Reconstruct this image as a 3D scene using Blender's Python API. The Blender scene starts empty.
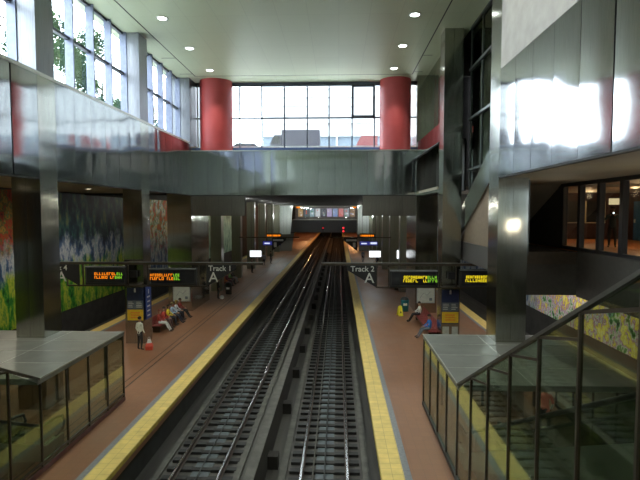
import bpy, math, random
from mathutils import Vector, Matrix
random.seed(7)
D = bpy.data; SC = bpy.context.scene; COL = SC.collection
PI = math.pi

# ------------------------------------------------------------------ node helpers
def new_mat(name):
    m = D.materials.new(name); m.use_nodes = True
    nt = m.node_tree; nt.nodes.clear()
    out = nt.nodes.new('ShaderNodeOutputMaterial')
    return m, nt, out
def N(nt, t, **kw):
    n = nt.nodes.new(t)
    for k, v in kw.items():
        if k.startswith('i_'):
            n.inputs[k[2:].replace('_', ' ')].default_value = v
        else: setattr(n, k, v)
    return n
def L(nt, a, b): nt.links.new(a, b)
def c4(c): return (c[0], c[1], c[2], 1)

def ramp(nt, fac, stops, interp='LINEAR'):
    r = nt.nodes.new('ShaderNodeValToRGB'); r.color_ramp.interpolation = interp
    e = r.color_ramp.elements
    while len(e) < len(stops): e.new(.5)
    for i, (p, c) in enumerate(stops): e[i].position = p; e[i].color = c4(c)
    if fac is not None: L(nt, fac, r.inputs[0])
    return r.outputs[0]
def mixc(nt, fac, a, b, mode='MIX'):
    m = nt.nodes.new('ShaderNodeMix'); m.data_type = 'RGBA'; m.blend_type = mode
    for s, v in ((m.inputs[0], fac), (m.inputs[6], a), (m.inputs[7], b)):
        if hasattr(v, 'links') or isinstance(v, bpy.types.NodeSocket): L(nt, v, s)
        elif isinstance(v, (int, float)): s.default_value = v
        else: s.default_value = c4(v)
    return m.outputs[2]
def math_(nt, op, a, b=None):
    m = nt.nodes.new('ShaderNodeMath'); m.operation = op
    for s, v in ((m.inputs[0], a), (m.inputs[1], b)):
        if v is None: continue
        if isinstance(v, bpy.types.NodeSocket): L(nt, v, s)
        else: s.default_value = v
    return m.outputs[0]
def mrange(nt, v, a, b, c=0., d=1.):
    m = nt.nodes.new('ShaderNodeMapRange'); m.clamp = True
    L(nt, v, m.inputs[0])
    for i, x in enumerate((a, b, c, d)): m.inputs[i+1].default_value = x
    return m.outputs[0]

def plain(name, col, rough=.6, metal=0., noise=.12, scale=6., spec=.5, bump=0.):
    """procedural material: base colour gently broken up by noise"""
    m, nt, out = new_mat(name)
    p = N(nt, 'ShaderNodeBsdfPrincipled'); p.inputs['Roughness'].default_value = rough
    p.inputs['Metallic'].default_value = metal; p.inputs['Specular IOR Level'].default_value = spec
    tc = N(nt, 'ShaderNodeTexCoord'); nz = N(nt, 'ShaderNodeTexNoise'); nz.inputs['Scale'].default_value = scale
    nz.inputs['Detail'].default_value = 4
    L(nt, tc.outputs['Object'], nz.inputs['Vector'])
    lo = tuple(c*(1-noise) for c in col); hi = tuple(min(1, c*(1+noise)) for c in col)
    L(nt, ramp(nt, nz.outputs[0], [(.3, lo), (.7, hi)]), p.inputs['Base Color'])
    if bump:
        b = N(nt, 'ShaderNodeBump'); b.inputs['Strength'].default_value = bump; b.inputs['Distance'].default_value = .02
        L(nt, nz.outputs[0], b.inputs['Height']); L(nt, b.outputs[0], p.inputs['Normal'])
    L(nt, p.outputs[0], out.inputs[0])
    return m

def emis(name, col, st):
    m, nt, out = new_mat(name)
    e = N(nt, 'ShaderNodeEmission'); e.inputs[0].default_value = c4(col); e.inputs[1].default_value = st
    L(nt, e.outputs[0], out.inputs[0]); return m

def steel(name, col=(.56, .58, .57), rough=.10, wav=.10):
    m, nt, out = new_mat(name)
    p = N(nt, 'ShaderNodeBsdfPrincipled'); p.inputs['Metallic'].default_value = 1.
    tc = N(nt, 'ShaderNodeTexCoord')
    mp = N(nt, 'ShaderNodeMapping'); mp.inputs['Scale'].default_value = (.25, .25, 1.1)
    L(nt, tc.outputs['Object'], mp.inputs[0])
    n1 = N(nt, 'ShaderNodeTexNoise'); n1.inputs['Scale'].default_value = 1.1; n1.inputs['Detail'].default_value = 0
    L(nt, mp.outputs[0], n1.inputs['Vector'])
    mp2 = N(nt, 'ShaderNodeMapping'); mp2.inputs['Scale'].default_value = (30, 30, .6)
    L(nt, tc.outputs['Object'], mp2.inputs[0])
    n2 = N(nt, 'ShaderNodeTexNoise'); n2.inputs['Scale'].default_value = 3; L(nt, mp2.outputs[0], n2.inputs['Vector'])
    L(nt, ramp(nt, n2.outputs[0], [(.3, tuple(c*.82 for c in col)), (.7, tuple(min(1, c*1.1) for c in col))]), p.inputs['Base Color'])
    L(nt, mrange(nt, n1.outputs[0], .3, .7, rough*.95, rough*1.05), p.inputs['Roughness'])
    b = N(nt, 'ShaderNodeBump'); b.inputs['Strength'].default_value = wav; b.inputs['Distance'].default_value = .12
    L(nt, n1.outputs[0], b.inputs['Height']); L(nt, b.outputs[0], p.inputs['Normal'])
    L(nt, p.outputs[0], out.inputs[0]); return m

def glass(name, tint=(.8, .85, .82), ior=1.5, gl=(.9, .95, .92), rough=.02, base=0.):
    m, nt, out = new_mat(name)
    t = N(nt, 'ShaderNodeBsdfTransparent'); t.inputs[0].default_value = c4(tint)
    g = N(nt, 'ShaderNodeBsdfGlossy'); g.inputs[0].default_value = c4(gl); g.inputs['Roughness'].default_value = rough
    f = N(nt, 'ShaderNodeFresnel'); f.inputs[0].default_value = ior
    x = N(nt, 'ShaderNodeMixShader')
    # light always crosses a pane from outside to inside: use the same fresnel from both faces
    ge = N(nt, 'ShaderNodeNewGeometry')
    inv = N(nt, 'ShaderNodeVectorMath', operation='SCALE'); L(nt, ge.outputs['Normal'], inv.inputs[0]); 
    s = math_(nt, 'SUBTRACT', 1., math_(nt, 'MULTIPLY', ge.outputs['Backfacing'], 0.)); L(nt, s, inv.inputs[3])
    lw = N(nt, 'ShaderNodeLayerWeight'); lw.inputs[0].default_value = .5
    # Schlick on |cos|
    c = math_(nt, 'POWER', lw.outputs['Facing'], 5.)
    r0 = ((ior-1)/(ior+1))**2*2
    k = math_(nt, 'ADD', math_(nt, 'MULTIPLY', c, 1-r0-base), r0+base)
    L(nt, k, x.inputs[0]); L(nt, t.outputs[0], x.inputs[1]); L(nt, g.outputs[0], x.inputs[2])
    L(nt, x.outputs[0], out.inputs[0]); return m

M = {}
M['steel'] = steel('brushed_steel_cladding', (.41, .42, .42), .10, .16)
M['steel_low'] = steel('brushed_steel_column', (.44, .44, .39), .15, .20)
M['steel_dim'] = steel('darkened_far_column', (.25, .25, .20), .34, .1)  # column steel darkened and roughened to tame lamp streaks on the far rows
M['steel_satin'] = steel('satin_upper_column_steel', (.26, .27, .29), .42, .06)
M['steel_roof'] = plain('steel_sheet_roof', (.30, .31, .28), .38, .75, .10, 1.5)
M['seam'] = plain('dark_seam', (.03, .03, .03), .7)
M['pale_trim'] = plain('pale_metal_trim', (.55, .56, .52), .35, .6)
M['frame'] = plain('window_frame_metal', (.34, .36, .38), .35, .7)
M['fin'] = plain('window_fin_metal', (.20, .225, .31), .35, .5)
M['sill_blue'] = plain('blue_painted_sill', (.08, .13, .30), .5)
M['dark_fin'] = plain('dark_fin_metal', (.12, .13, .12), .3, .8)
M['dark_frame'] = plain('dark_window_frame', (.09, .10, .13), .4, .5)
M['bronze'] = plain('dark_bronze_metal', (.075, .06, .045), .35, .6)
M['rail_grey'] = plain('dull_grey_handrail', (.12, .115, .10), .4, .7)
M['black'] = plain('black_paint', (.012, .012, .013), .55)
M['dark'] = plain('dark_concrete', (.035, .033, .03), .85, 0, .3, 1.5)  # near-black concrete with random mottling
M['tunnel'] = plain('tunnel_black', (.012, .012, .012), .95)  # near-black colour stands in for the darkness of the tunnel
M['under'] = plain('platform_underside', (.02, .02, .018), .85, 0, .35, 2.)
M['soffit'] = plain('beige_soffit', (.30, .27, .21), .7, 0, .06, .8)
M['side_ceiling'] = plain('brown_side_ceiling', (.30, .26, .19), .6, 0, .08, 1.)
M['concrete'] = plain('beige_concrete', (.36, .335, .30), .85, 0, .10, 2.2, .5, .15)
M['slab'] = plain('dark_slab', (.05, .045, .038), .7)
M['brownwall'] = plain('brown_plaster', (.16, .115, .07), .8)
M['red'] = plain('red_enamel', (.40, .05, .05), .5, 0, .06, 1.5)
M['rail'] = plain('polished_rail', (.55, .55, .55), .22, 1.)
M['rail_web'] = plain('rusty_rail_side', (.07, .05, .04), .7, .3)
M['tie'] = plain('creosoted_tie', (.025, .022, .02), .8, 0, .4, 5)
M['block'] = plain('rubber_rail_block', (.018, .017, .016), .7)
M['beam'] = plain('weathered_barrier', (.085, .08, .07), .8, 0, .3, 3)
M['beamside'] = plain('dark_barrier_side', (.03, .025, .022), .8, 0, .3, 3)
M['bench'] = plain('dark_red_bench', (.20, .03, .025), .5)
M['navy'] = plain('navy_sign', (.012, .022, .07), .4)
M['greysign'] = plain('grey_sign_list', (.10, .12, .14), .5)
M['yellow_sign'] = plain('yellow_sign', (.65, .42, .02), .5)
M['orange_sign'] = plain('orange_sign_patch', (.65, .22, .02), .5)
M['white'] = plain('white_paint', (.75, .75, .72), .5)
M['notice'] = plain('pale_notice_paper', (.42, .45, .40), .6)
M['letter'] = plain('pale_lettering', (.62, .62, .58), .5)
M['teal'] = plain('teal_plastic', (.01, .16, .19), .45)
M['wetyellow'] = plain('yellow_plastic', (.80, .68, .03), .5)
M['bagred'] = plain('red_bag', (.55, .06, .03), .6)
M['bark'] = plain('tree_bark', (.10, .075, .05), .9)
M['rubber'] = plain('black_rubber', (.015, .015, .015), .4)
M['steps'] = plain('grooved_steel_step', (.22, .22, .21), .5, .6)
M['stair'] = plain('worn_stair_concrete', (.18, .16, .14), .8)
M['paving'] = plain('street_paving', (.62, .63, .60), .9)
M['facade'] = plain('white_facade', (.50, .52, .54), .8)
M['facade_blue'] = plain('bluish_grey_facade', (.15, .19, .24), .7)
M['truck'] = plain('truck_grey', (.035, .035, .05), .5)
M['carpaint'] = plain('car_paint', (.08, .09, .11), .3)
M['steel_far'] = plain('pale_stair_cladding', (.50, .54, .52), .4, .5)
M['pane'] = glass('clear_window_pane', (.93, .96, .96), 1.45, (.9, .95, 1), .01)
M['pane_dark'] = glass('tinted_window_pane', (.35, .40, .36), 1.5, (.8, .85, .8), .03)
M['enclosure'] = glass('greenish_stair_glass', (.74, .80, .70), 1.45, (.72, .80, .68), .04, .05)
M['lamp'] = emis('lamp_lens', (.93, 1., .95), 9.)
M['lamp_warm'] = emis('warm_lamp_lens', (1., .86, .6), 5.)
M['screen'] = emis('white_screen', (.9, .95, 1.), 1.4)
M['led_o'] = emis('orange_led', (1., .26, .01), .85)
M['led_y'] = emis('yellow_led', (.95, .75, .02), .8)
M['led_g'] = emis('green_led', (.35, .9, .05), .5)
M['bluesign'] = emis('lit_blue_sign', (.03, .035, .22), .6)
M['whitesign'] = emis('lit_white_lettering', (.75, .8, 1.), .8)
M['red_lamp'] = emis('red_signal_lamp', (1., .02, .03), 2.5)
M['warmsign'] = emis('warm_lit_sign', (1., .78, .42), .6)
M['flash'] = emis('phone_light', (.8, .95, 1.), 6.)

# platform floor: quarry tile
def tile_floor():
    m, nt, out = new_mat('red_brown_quarry_tile')
    p = N(nt, 'ShaderNodeBsdfPrincipled')
    tc = N(nt, 'ShaderNodeTexCoord')
    br = N(nt, 'ShaderNodeTexBrick'); br.inputs['Scale'].default_value = 1.; br.offset = 0
    br.inputs['Brick Width'].default_value = .3; br.inputs['Row Height'].default_value = .3
    br.inputs['Mortar Size'].default_value = .006
    br.inputs['Color1'].default_value = (.225, .105, .050, 1); br.inputs['Color2'].default_value = (.205, .095, .046, 1)
    br.inputs['Mortar'].default_value = (.17, .085, .045, 1)
    L(nt, tc.outputs['Object'], br.inputs['Vector'])
    nz = N(nt, 'ShaderNodeTexNoise'); nz.inputs['Scale'].default_value = .5; nz.inputs['Detail'].default_value = 5
    mp = N(nt, 'ShaderNodeMapping'); mp.inputs['Scale'].default_value = (1, .35, 1)
    L(nt, tc.outputs['Object'], mp.inputs[0]); L(nt, mp.outputs[0], nz.inputs['Vector'])
    c = mixc(nt, 1., br.outputs[0], ramp(nt, nz.outputs[0], [(.3, (.80, .76, .78)), (.7, (1.1, 1.05, 1.0))]), 'MULTIPLY')
    L(nt, c, p.inputs['Base Color'])
    L(nt, mrange(nt, nz.outputs[0], .3, .7, .34, .55), p.inputs['Roughness'])
    L(nt, p.outputs[0], out.inputs[0]); return m
M['tile'] = tile_floor()
def tactile():
    m, nt, out = new_mat('yellow_tactile_strip')
    p = N(nt, 'ShaderNodeBsdfPrincipled'); p.inputs['Roughness'].default_value = .6
    tc = N(nt, 'ShaderNodeTexCoord')
    br = N(nt, 'ShaderNodeTexBrick'); br.offset = 0; br.inputs['Scale'].default_value = 1.
    br.inputs['Brick Width'].default_value = .3; br.inputs['Row Height'].default_value = .3
    br.inputs['Mortar Size'].default_value = .008
    br.inputs['Color1'].default_value = (.68, .49, .14, 1); br.inputs['Color2'].default_value = (.62, .45, .13, 1)
    br.inputs['Mortar'].default_value = (.42, .30, .10, 1)
    L(nt, tc.outputs['Object'], br.inputs['Vector'])
    nz = N(nt, 'ShaderNodeTexNoise'); nz.inputs['Scale'].default_value = 3
    L(nt, tc.outputs['Object'], nz.inputs['Vector'])
    L(nt, mixc(nt, 1., br.outputs[0], ramp(nt, nz.outputs[0], [(.3, (.85,)*3), (.7, (1.05,)*3)]), 'MULTIPLY'), p.inputs['Base Color'])
    L(nt, p.outputs[0], out.inputs[0]); return m
M['tactile'] = tactile()
M['lip'] = plain('olive_yellow_lip', (.36, .27, .05), .7, 0, .25, 4)  # darker olive yellow on the platform's edge face
M['granite'] = plain('grey_granite_strip', (.16, .16, .17), .55, 0, .18, 12)

def trackbed():
    m, nt, out = new_mat('stained_concrete_trackbed')
    p = N(nt, 'ShaderNodeBsdfPrincipled'); p.inputs['Roughness'].default_value = .75
    tc = N(nt, 'ShaderNodeTexCoord')
    mp = N(nt, 'ShaderNodeMapping'); mp.inputs['Scale'].default_value = (1.5, .12, 1)
    L(nt, tc.outputs['Object'], mp.inputs[0])
    nz = N(nt, 'ShaderNodeTexNoise'); nz.inputs['Scale'].default_value = 2; nz.inputs['Detail'].default_value = 6
    L(nt, mp.outputs[0], nz.inputs['Vector'])
    L(nt, ramp(nt, nz.outputs[0], [(.25, (.032, .028, .025)), (.5, (.06, .054, .048)), (.75, (.10, .09, .08))]), p.inputs['Base Color'])
    L(nt, p.outputs[0], out.inputs[0]); return m
M['bed'] = trackbed()
M['bedmid'] = plain('blue_grey_pad', (.075, .092, .10), .6, 0, .3, 4)

def ceiling_mat():
    m, nt, out = new_mat('pale_green_panel_ceiling')
    p = N(nt, 'ShaderNodeBsdfPrincipled'); p.inputs['Roughness'].default_value = .45
    tc = N(nt, 'ShaderNodeTexCoord')
    br = N(nt, 'ShaderNodeTexBrick'); br.offset = 0; br.inputs['Scale'].default_value = 1.
    br.inputs['Brick Width'].default_value = 1.5; br.inputs['Row Height'].default_value = 2.25
    br.inputs['Mortar Size'].default_value = .012; br.inputs['Mortar Smooth'].default_value = .3
    br.inputs['Color1'].default_value = (.56, .63, .45, 1); br.inputs['Color2'].default_value = (.54, .61, .435, 1)
    br.inputs['Mortar'].default_value = (.46, .52, .37, 1)
    L(nt, tc.outputs['Object'], br.inputs['Vector']); L(nt, br.outputs[0], p.inputs['Base Color'])
    L(nt, p.outputs[0], out.inputs[0]); return m
M['ceiling'] = ceiling_mat()

def mural_mat():
    m, nt, out = new_mat('painted_mosaic_mural')
    p = N(nt, 'ShaderNodeBsdfPrincipled'); p.inputs['Roughness'].default_value = .5; p.inputs['Specular IOR Level'].default_value = .08
    tc = N(nt, 'ShaderNodeTexCoord'); sx = N(nt, 'ShaderNodeSeparateXYZ'); L(nt, tc.outputs['Object'], sx.inputs[0])
    def noise(scale, sy=1., sz=1., det=3, seed=0.):
        mp = N(nt, 'ShaderNodeMapping'); mp.inputs['Scale'].default_value = (1, sy, sz); mp.inputs['Location'].default_value = (seed, seed, seed)
        L(nt, tc.outputs['Object'], mp.inputs[0])
        n = N(nt, 'ShaderNodeTexNoise'); n.inputs['Scale'].default_value = scale; n.inputs['Detail'].default_value = det
        n.inputs['Roughness'].default_value = .65; L(nt, mp.outputs[0], n.inputs['Vector']); return n
    big = noise(.7, 1, .8, 4); streak = noise(1.1, 1.3, .55, 5, 5.); fine = noise(1.7, 1, .8, 4, 9.); hue = noise(.9, 1, 1, 2, 3.)
    green = ramp(nt, streak.outputs[0], [(.36, (.006, .04, .012)), (.44, (.03, .20, .03)), (.50, (.17, .32, .03)), (.56, (.42, .46, .05)), (.62, (.07, .24, .04)), (.70, (.50, .44, .10))])
    white = ramp(nt, streak.outputs[0], [(.32, (.01, .02, .05)), (.46, (.05, .10, .20)), (.54, (.40, .42, .45)), (.62, (.15, .25, .30)), (.7, (.70, .70, .68))])
    dark = ramp(nt, streak.outputs[0], [(.36, (.004, .006, .012)), (.48, (.008, .022, .035)), (.56, (.02, .07, .06)), (.66, (.10, .12, .05))])
    reds = ramp(nt, fine.outputs[0], [(.30, (.03, .02, .02)), (.42, (.28, .04, .015)), (.49, (.05, .09, .03)), (.55, (.32, .16, .03)), (.62, (.06, .12, .03)), (.72, (.6, .45, .30))])
    multi = ramp(nt, fine.outputs[0], [(.30, (.02, .02, .06)), (.40, (.08, .32, .06)), (.46, (.80, .78, .75)), (.51, (.40, .15, .45)), (.56, (.92, .78, .05)), (.66, (.95, .88, .35))])
    multi2 = ramp(nt, fine.outputs[0], [(.34, (.30, .04, .02)), (.44, (.62, .14, .03)), (.50, (.05, .25, .08)), (.57, (.75, .62, .55)), (.66, (.60, .50, .06))])
    z = math_(nt, 'ADD', sx.outputs[2], math_(nt, 'MULTIPLY', math_(nt, 'SUBTRACT', big.outputs[0], .5), 3.5))
    lowmid = mixc(nt, mrange(nt, z, 3.1, 3.9), green, white)
    y = math_(nt, 'ADD', sx.outputs[1], math_(nt, 'MULTIPLY', math_(nt, 'SUBTRACT', hue.outputs[0], .5), 4.))
    upper = mixc(nt, mrange(nt, y, 30., 32.), reds, dark)
    c = mixc(nt, mrange(nt, z, 4.6, 5.6), lowmid, upper)
    c = mixc(nt, mrange(nt, y, 46., 48.), c, mixc(nt, mrange(nt, z, 2.5, 5.5), white, multi2))
    pale = ramp(nt, streak.outputs[0], [(.35, (.05, .12, .08)), (.55, (.35, .50, .38)), (.7, (.6, .68, .5))])
    c = mixc(nt, mrange(nt, y, 66., 70.), c, pale)
    right = mixc(nt, mrange(nt, y, 33.5, 36.), multi, white)
    c = mixc(nt, mrange(nt, sx.outputs[0], -1., 1.), c, right)
    L(nt, c, p.inputs['Base Color'])
    b = N(nt, 'ShaderNodeBump'); b.inputs['Strength'].default_value = .25; b.inputs['Distance'].default_value = .03
    L(nt, fine.outputs[0], b.inputs['Height']); L(nt, b.outputs[0], p.inputs['Normal'])
    L(nt, p.outputs[0], out.inputs[0]); return m
M['mural'] = mural_mat()

def leaf_mat():
    m, nt, out = new_mat('translucent_leaf')
    d = N(nt, 'ShaderNodeBsdfDiffuse'); t = N(nt, 'ShaderNodeBsdfTranslucent'); x = N(nt, 'ShaderNodeMixShader')
    x.inputs[0].default_value = .5
    tc = N(nt, 'ShaderNodeTexCoord'); n = N(nt, 'ShaderNodeTexNoise'); n.inputs['Scale'].default_value = 1.5; L(nt, tc.outputs['Object'], n.inputs['Vector'])
    c = ramp(nt, n.outputs[0], [(.35, (.02, .045, .02)), (.65, (.06, .11, .045))])
    L(nt, c, d.inputs[0]); L(nt, c, t.inputs[0]); L(nt, d.outputs[0], x.inputs[1]); L(nt, t.outputs[0], x.inputs[2]); L(nt, x.outputs[0], out.inputs[0])
    return m
M['leaf'] = leaf_mat()

# ------------------------------------------------------------------ mesh builder
class MB:
    def __init__(s): s.v = []; s.f = []; s.mi = []; s.sm = []
    def add(s, vs, fs, mi=0, smooth=False):
        o = len(s.v); s.v += [tuple(v) for v in vs]
        for f in fs: s.f.append([i+o for i in f]); s.mi.append(mi); s.sm.append(smooth)
        return s
    def box(s, x0, x1, y0, y1, z0, z1, mi=0):
        vs = [(x, y, z) for x in (x0, x1) for y in (y0, y1) for z in (z0, z1)]
        return s.add(vs, [(0,1,3,2),(4,6,7,5),(0,4,5,1),(2,3,7,6),(0,2,6,4),(1,5,7,3)], mi)
    def prism_x(s, poly, x0, x1, mi=0):      # poly of (y,z), counter-clockwise seen from +x
        n = len(poly)
        vs = [(x0, y, z) for y, z in poly] + [(x1, y, z) for y, z in poly]
        fs = [tuple(range(n))[::-1], tuple(range(n, 2*n))] + [(i, (i+1) % n, n+(i+1) % n, n+i) for i in range(n)]
        return s.add(vs, fs, mi)
    def prism_y(s, poly, y0, y1, mi=0):      # poly of (x,z)
        n = len(poly)
        vs = [(x, y0, z) for x, z in poly] + [(x, y1, z) for x, z in poly]
        fs = [tuple(range(n)), tuple(range(n, 2*n))[::-1]] + [(i, n+i, n+(i+1) % n, (i+1) % n) for i in range(n)]
        return s.add(vs, fs, mi)
    def tube(s, pts, r, n=8, mi=0, cap=True):
        pts = [Vector(p) for p in pts]; rings = []
        for i, p in enumerate(pts):
            d = (pts[min(i+1, len(pts)-1)] - pts[max(i-1, 0)]).normalized()
            a = Vector((0, 0, 1)) if abs(d.z) < .9 else Vector((1, 0, 0))
            u = d.cross(a).normalized(); w = d.cross(u).normalized()
            rr = r[i] if isinstance(r, (list, tuple)) else r
            rings.append([p + u*math.cos(2*PI*k/n)*rr + w*math.sin(2*PI*k/n)*rr for k in range(n)])
        vs = [q for g in rings for q in g]; fs = []
        for i in range(len(rings)-1):
            for k in range(n): fs.append((i*n+k, i*n+(k+1) % n, (i+1)*n+(k+1) % n, (i+1)*n+k))
        s.add(vs, fs, mi, True)
        if cap:
            s.add(rings[0], [tuple(range(n))[::-1]], mi); s.add(rings[-1], [tuple(range(n))], mi)
        return s
    def lathe(s, cx, cy, prof, n=32, mi=0):   # prof (r,z)
        vs = [(cx+r*math.cos(2*PI*k/n), cy+r*math.sin(2*PI*k/n), z) for r, z in prof for k in range(n)]
        fs = [(i*n+k, i*n+(k+1) % n, (i+1)*n+(k+1) % n, (i+1)*n+k) for i in range(len(prof)-1) for k in range(n)]
        return s.add(vs, fs, mi, True)
    def ell(s, c, r, n=12, mi=0, rot=None):
        vs = []; fs = []; h = n//2
        for i in range(h+1):
            t = PI*i/h
            for k in range(n):
                q = Vector((r[0]*math.sin(t)*math.cos(2*PI*k/n), r[1]*math.sin(t)*math.sin(2*PI*k/n), r[2]*math.cos(t)))
                if rot: q = rot @ q
                vs.append(q + Vector(c))
        for i in range(h):
            for k in range(n): fs.append((i*n+k, (i+1)*n+k, (i+1)*n+(k+1) % n, i*n+(k+1) % n))
        return s.add(vs, fs, mi, True)
    def pillow(s, o, u, v, W, H, nu, nv, amp, gap=.008, mi=0, res=8, skew={}):
        """sheet-metal panels nu x nv over a rectangle, each one slightly bulged like real cladding"""
        o = Vector(o); u = Vector(u); v = Vector(v); n = u.cross(v)
        pw, ph = W/nu, H/nv
        for a in range(nu):
            for b in range(nv):
                k = amp*random.uniform(.6, 1.3); k2 = random.uniform(-.25, .25)*amp
                vs = []; fs = []
                for i in range(res+1):
                    for j in range(res+1):
                        s_, t_ = i/res, j/res
                        h = k*(1-(2*s_-1)**2) * (.3+.7*(1-(2*t_-1)**4)) + k2*math.sin(t_*PI*2+a) + skew.get(a, 0)*(s_-.5)*pw
                        vs.append(o + u*(a*pw+gap/2+s_*(pw-gap)) + v*(b*ph+gap/2+t_*(ph-gap)) + n*h)
                for i in range(res):
                    for j in range(res):
                        q = i*(res+1)+j; fs.append((q, q+res+1, q+res+2, q+1))
                s.add(vs, fs, mi, True)
        return s
    def build(s, name, mats, parent=None, loc=None):
        me = D.meshes.new(name); me.from_pydata(s.v, [], s.f)
        if not isinstance(mats, (list, tuple)): mats = [mats]
        for m in mats: me.materials.append(M[m] if isinstance(m, str) else m)
        me.polygons.foreach_set('material_index', s.mi); me.polygons.foreach_set('use_smooth', s.sm)
        me.update()
        o = D.objects.new(name, me); COL.objects.link(o)
        if parent: o.parent = parent
        if loc: o.location = loc
        return o

def B(*a): return MB().box(*a)
def struct(name, mb, mats):
    o = mb.build(name, mats); o['kind'] = 'structure'; return o
def tag(o, label, cat, group=None, kind=None):
    o['label'] = label; o['category'] = cat
    if group: o['group'] = group
    if kind: o['kind'] = kind
    return o
def thing(name, label, cat, loc=(0,0,0), rz=0, group=None):
    o = D.objects.new(name, None); COL.objects.link(o); o.location = loc; o.rotation_euler = (0, 0, rz)
    o.empty_display_size = .2
    return tag(o, label, cat, group)
def copy_tree(o, parent=None):
    c = o.copy(); COL.objects.link(c); c.parent = parent
    for ch in o.children: copy_tree(ch, c)
    return c
def text(name, body, mat, size, loc, rot=(PI/2, 0, 0), parent=None, align='CENTER', ext=.004):
    cu = D.curves.new(name, 'FONT'); cu.body = body; cu.size = size; cu.align_x = align; cu.align_y = 'CENTER'
    cu.extrude = ext; cu.offset = .004
    cu.materials.append(M[mat]); o = D.objects.new(name, cu); COL.objects.link(o)
    o.location = loc; o.rotation_euler = rot
    bpy.context.view_layer.update()
    me = D.meshes.new_from_object(o.evaluated_get(bpy.context.evaluated_depsgraph_get()))
    D.objects.remove(o); D.curves.remove(cu)
    me.materials.clear(); me.materials.append(M[mat])
    o = D.objects.new(name, me); COL.objects.link(o); o.location = loc; o.rotation_euler = rot
    if parent: o.parent = parent
    return o
def spot(loc, energy, col=(1, 1, 1), size=100, rad=.12, rot=(0, 0, 0), blend=.6):
    l = D.lights.new('downlight_or_fill', 'SPOT'); l.energy = energy; l.color = col; l.spot_size = math.radians(size); l.spot_blend = blend
    l.shadow_soft_size = rad; o = D.objects.new('downlight_or_fill', l); COL.objects.link(o); o.location = loc; o.rotation_euler = rot; return o
def point(loc, energy, col=(1, 1, 1), rad=.15):
    l = D.lights.new('lamp_or_fill', 'POINT'); l.energy = energy; l.color = col; l.shadow_soft_size = rad
    o = D.objects.new('lamp_or_fill', l); COL.objects.link(o); o.location = loc; return o

# ------------------------------------------------------------------ key dimensions (metres; platform = 0)
EYE = 7.25; CX = -2.515
XL, XR = -10.65, 5.52           # inner faces of columns and steel band
CW, CD = .98, 1.12               # column width, depth
COLS = [17.55, 26.8]             # column fronts
YE = 36.0                       # end wall
ZC = 16.78; ZB0, ZB1 = 8.45, 12.1
EL, ER = -6.29, 1.19            # platform edges
OL, OR = -15.1, 9.75           # outer edges
WL, WR = -18.7, 13.7            # outer walls
ZT = -1.22                      # rail top
def mx(x): return 2*CX - x      # mirror about the centre line

# ------------------------------------------------------------------ floors, pits, walls
YF = 182
struct('floor', B(-20, 15, -8, YF, -1.75, -1.52), 'bed')
for nm, a, b in (('left', OL, EL), ('right', ER, OR)):
    struct('floor', B(a+.10, b-.10, -8, YF-2, -.45, -.003), 'tile')
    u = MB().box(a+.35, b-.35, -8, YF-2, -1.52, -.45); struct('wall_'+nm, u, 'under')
tn = 1
def trim(mb, mats):
    global tn
    o = struct('trim_%d' % tn, mb, mats); tn += 1; return o
for e, sgn in ((EL, -1), (ER, 1), (OL, 1), (OR, -1)):
    a, b = sorted((e, e+sgn*.63)); 
    trim(B(a, b, -8, YF-2, -.13, .004), ['tactile'])
    trim(B(min(e, e+sgn*-.012), max(e, e-sgn*.012), -8, YF-2, -.14, .002), 'lip')
    a, b = sorted((e+sgn*.63, e+sgn*.83))
    trim(B(a, b, -8, YF-2, -.1, .003), 'granite')
trim(B(-8.80, -8.75, 2, 95, -.05, .004), 'black'); trim(B(-9.10, -9.07, 2, 95, -.05, .004), 'black')
# outer walls and murals
struct('wall_left', B(WL-.3, WL, -8, YF, -1.6, 8.7), 'dark')
struct('wall_right', B(WR, WR+.3, -8, YF, -1.6, 5.6), 'dark')
struct('wall_right', B(WR, WR+.3, 36, YF, 5.6, 8.7), 'dark')
tag(MB().box(WL+.005, WL+.05, 6, 95, .5, 8.5).build('mosaic_mural', 'mural'), 'huge painted mural of green and yellow foliage on the outer wall beyond the left platform', 'mural')
tag(MB().box(WR-.05, WR-.005, 6, 95, .5, 5.3).build('mosaic_mural', 'mural'), 'bright floral mural on the outer wall beyond the right platform, beside the stair rail', 'mural')
# far end of the tunnel
struct('wall_back', B(-20, 15, YF, YF+.3, -1.6, 8.7), 'tunnel')
# main ceiling
struct('ceiling', B(-12.2, 6.9, -9, YE+1.7, ZC, ZC+.2), 'ceiling')
# ceiling shadow-gap groove with corner return and hangers
g = MB(); gl, gr = -10.12, 5.1
g.box(gl-.03, gl+.03, -8, 35.5, ZC-.006, ZC+.01); g.box(gr-.03, gr+.03, -8, 35.5, ZC-.006, ZC+.01); g.box(gl, gr, 35.45, 35.51, ZC-.006, ZC+.01)
for yy in (13.2, 22.3, 31.3, 34.9):
    g.box(gl-.9, gl, yy-.03, yy+.03, ZC-.006, ZC+.01); g.box(gr, gr+.6, yy-.03, yy+.03, ZC-.006, ZC+.01)
trim(g, 'black')
# behind the viewer: mezzanine floor, back wall
struct('floor', B(-12, 9.5, -8, 1.3, 5.35, 5.65), 'slab')
struct('wall_back', B(-18.7, 16, -8.3, -8, 5.3, ZC+.2), plain('pale_back_wall', (.55, .60, .52), .7))  # unseen upper wall, made pale so the end band reflects lighter
struct('wall_back', B(-18.7, 16, -8.3, -8, -1.6, 5.3), plain('beige_back_wall', (.42, .42, .32), .6))  # unseen lower wall, given a lit beige tone for the column reflections

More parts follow.
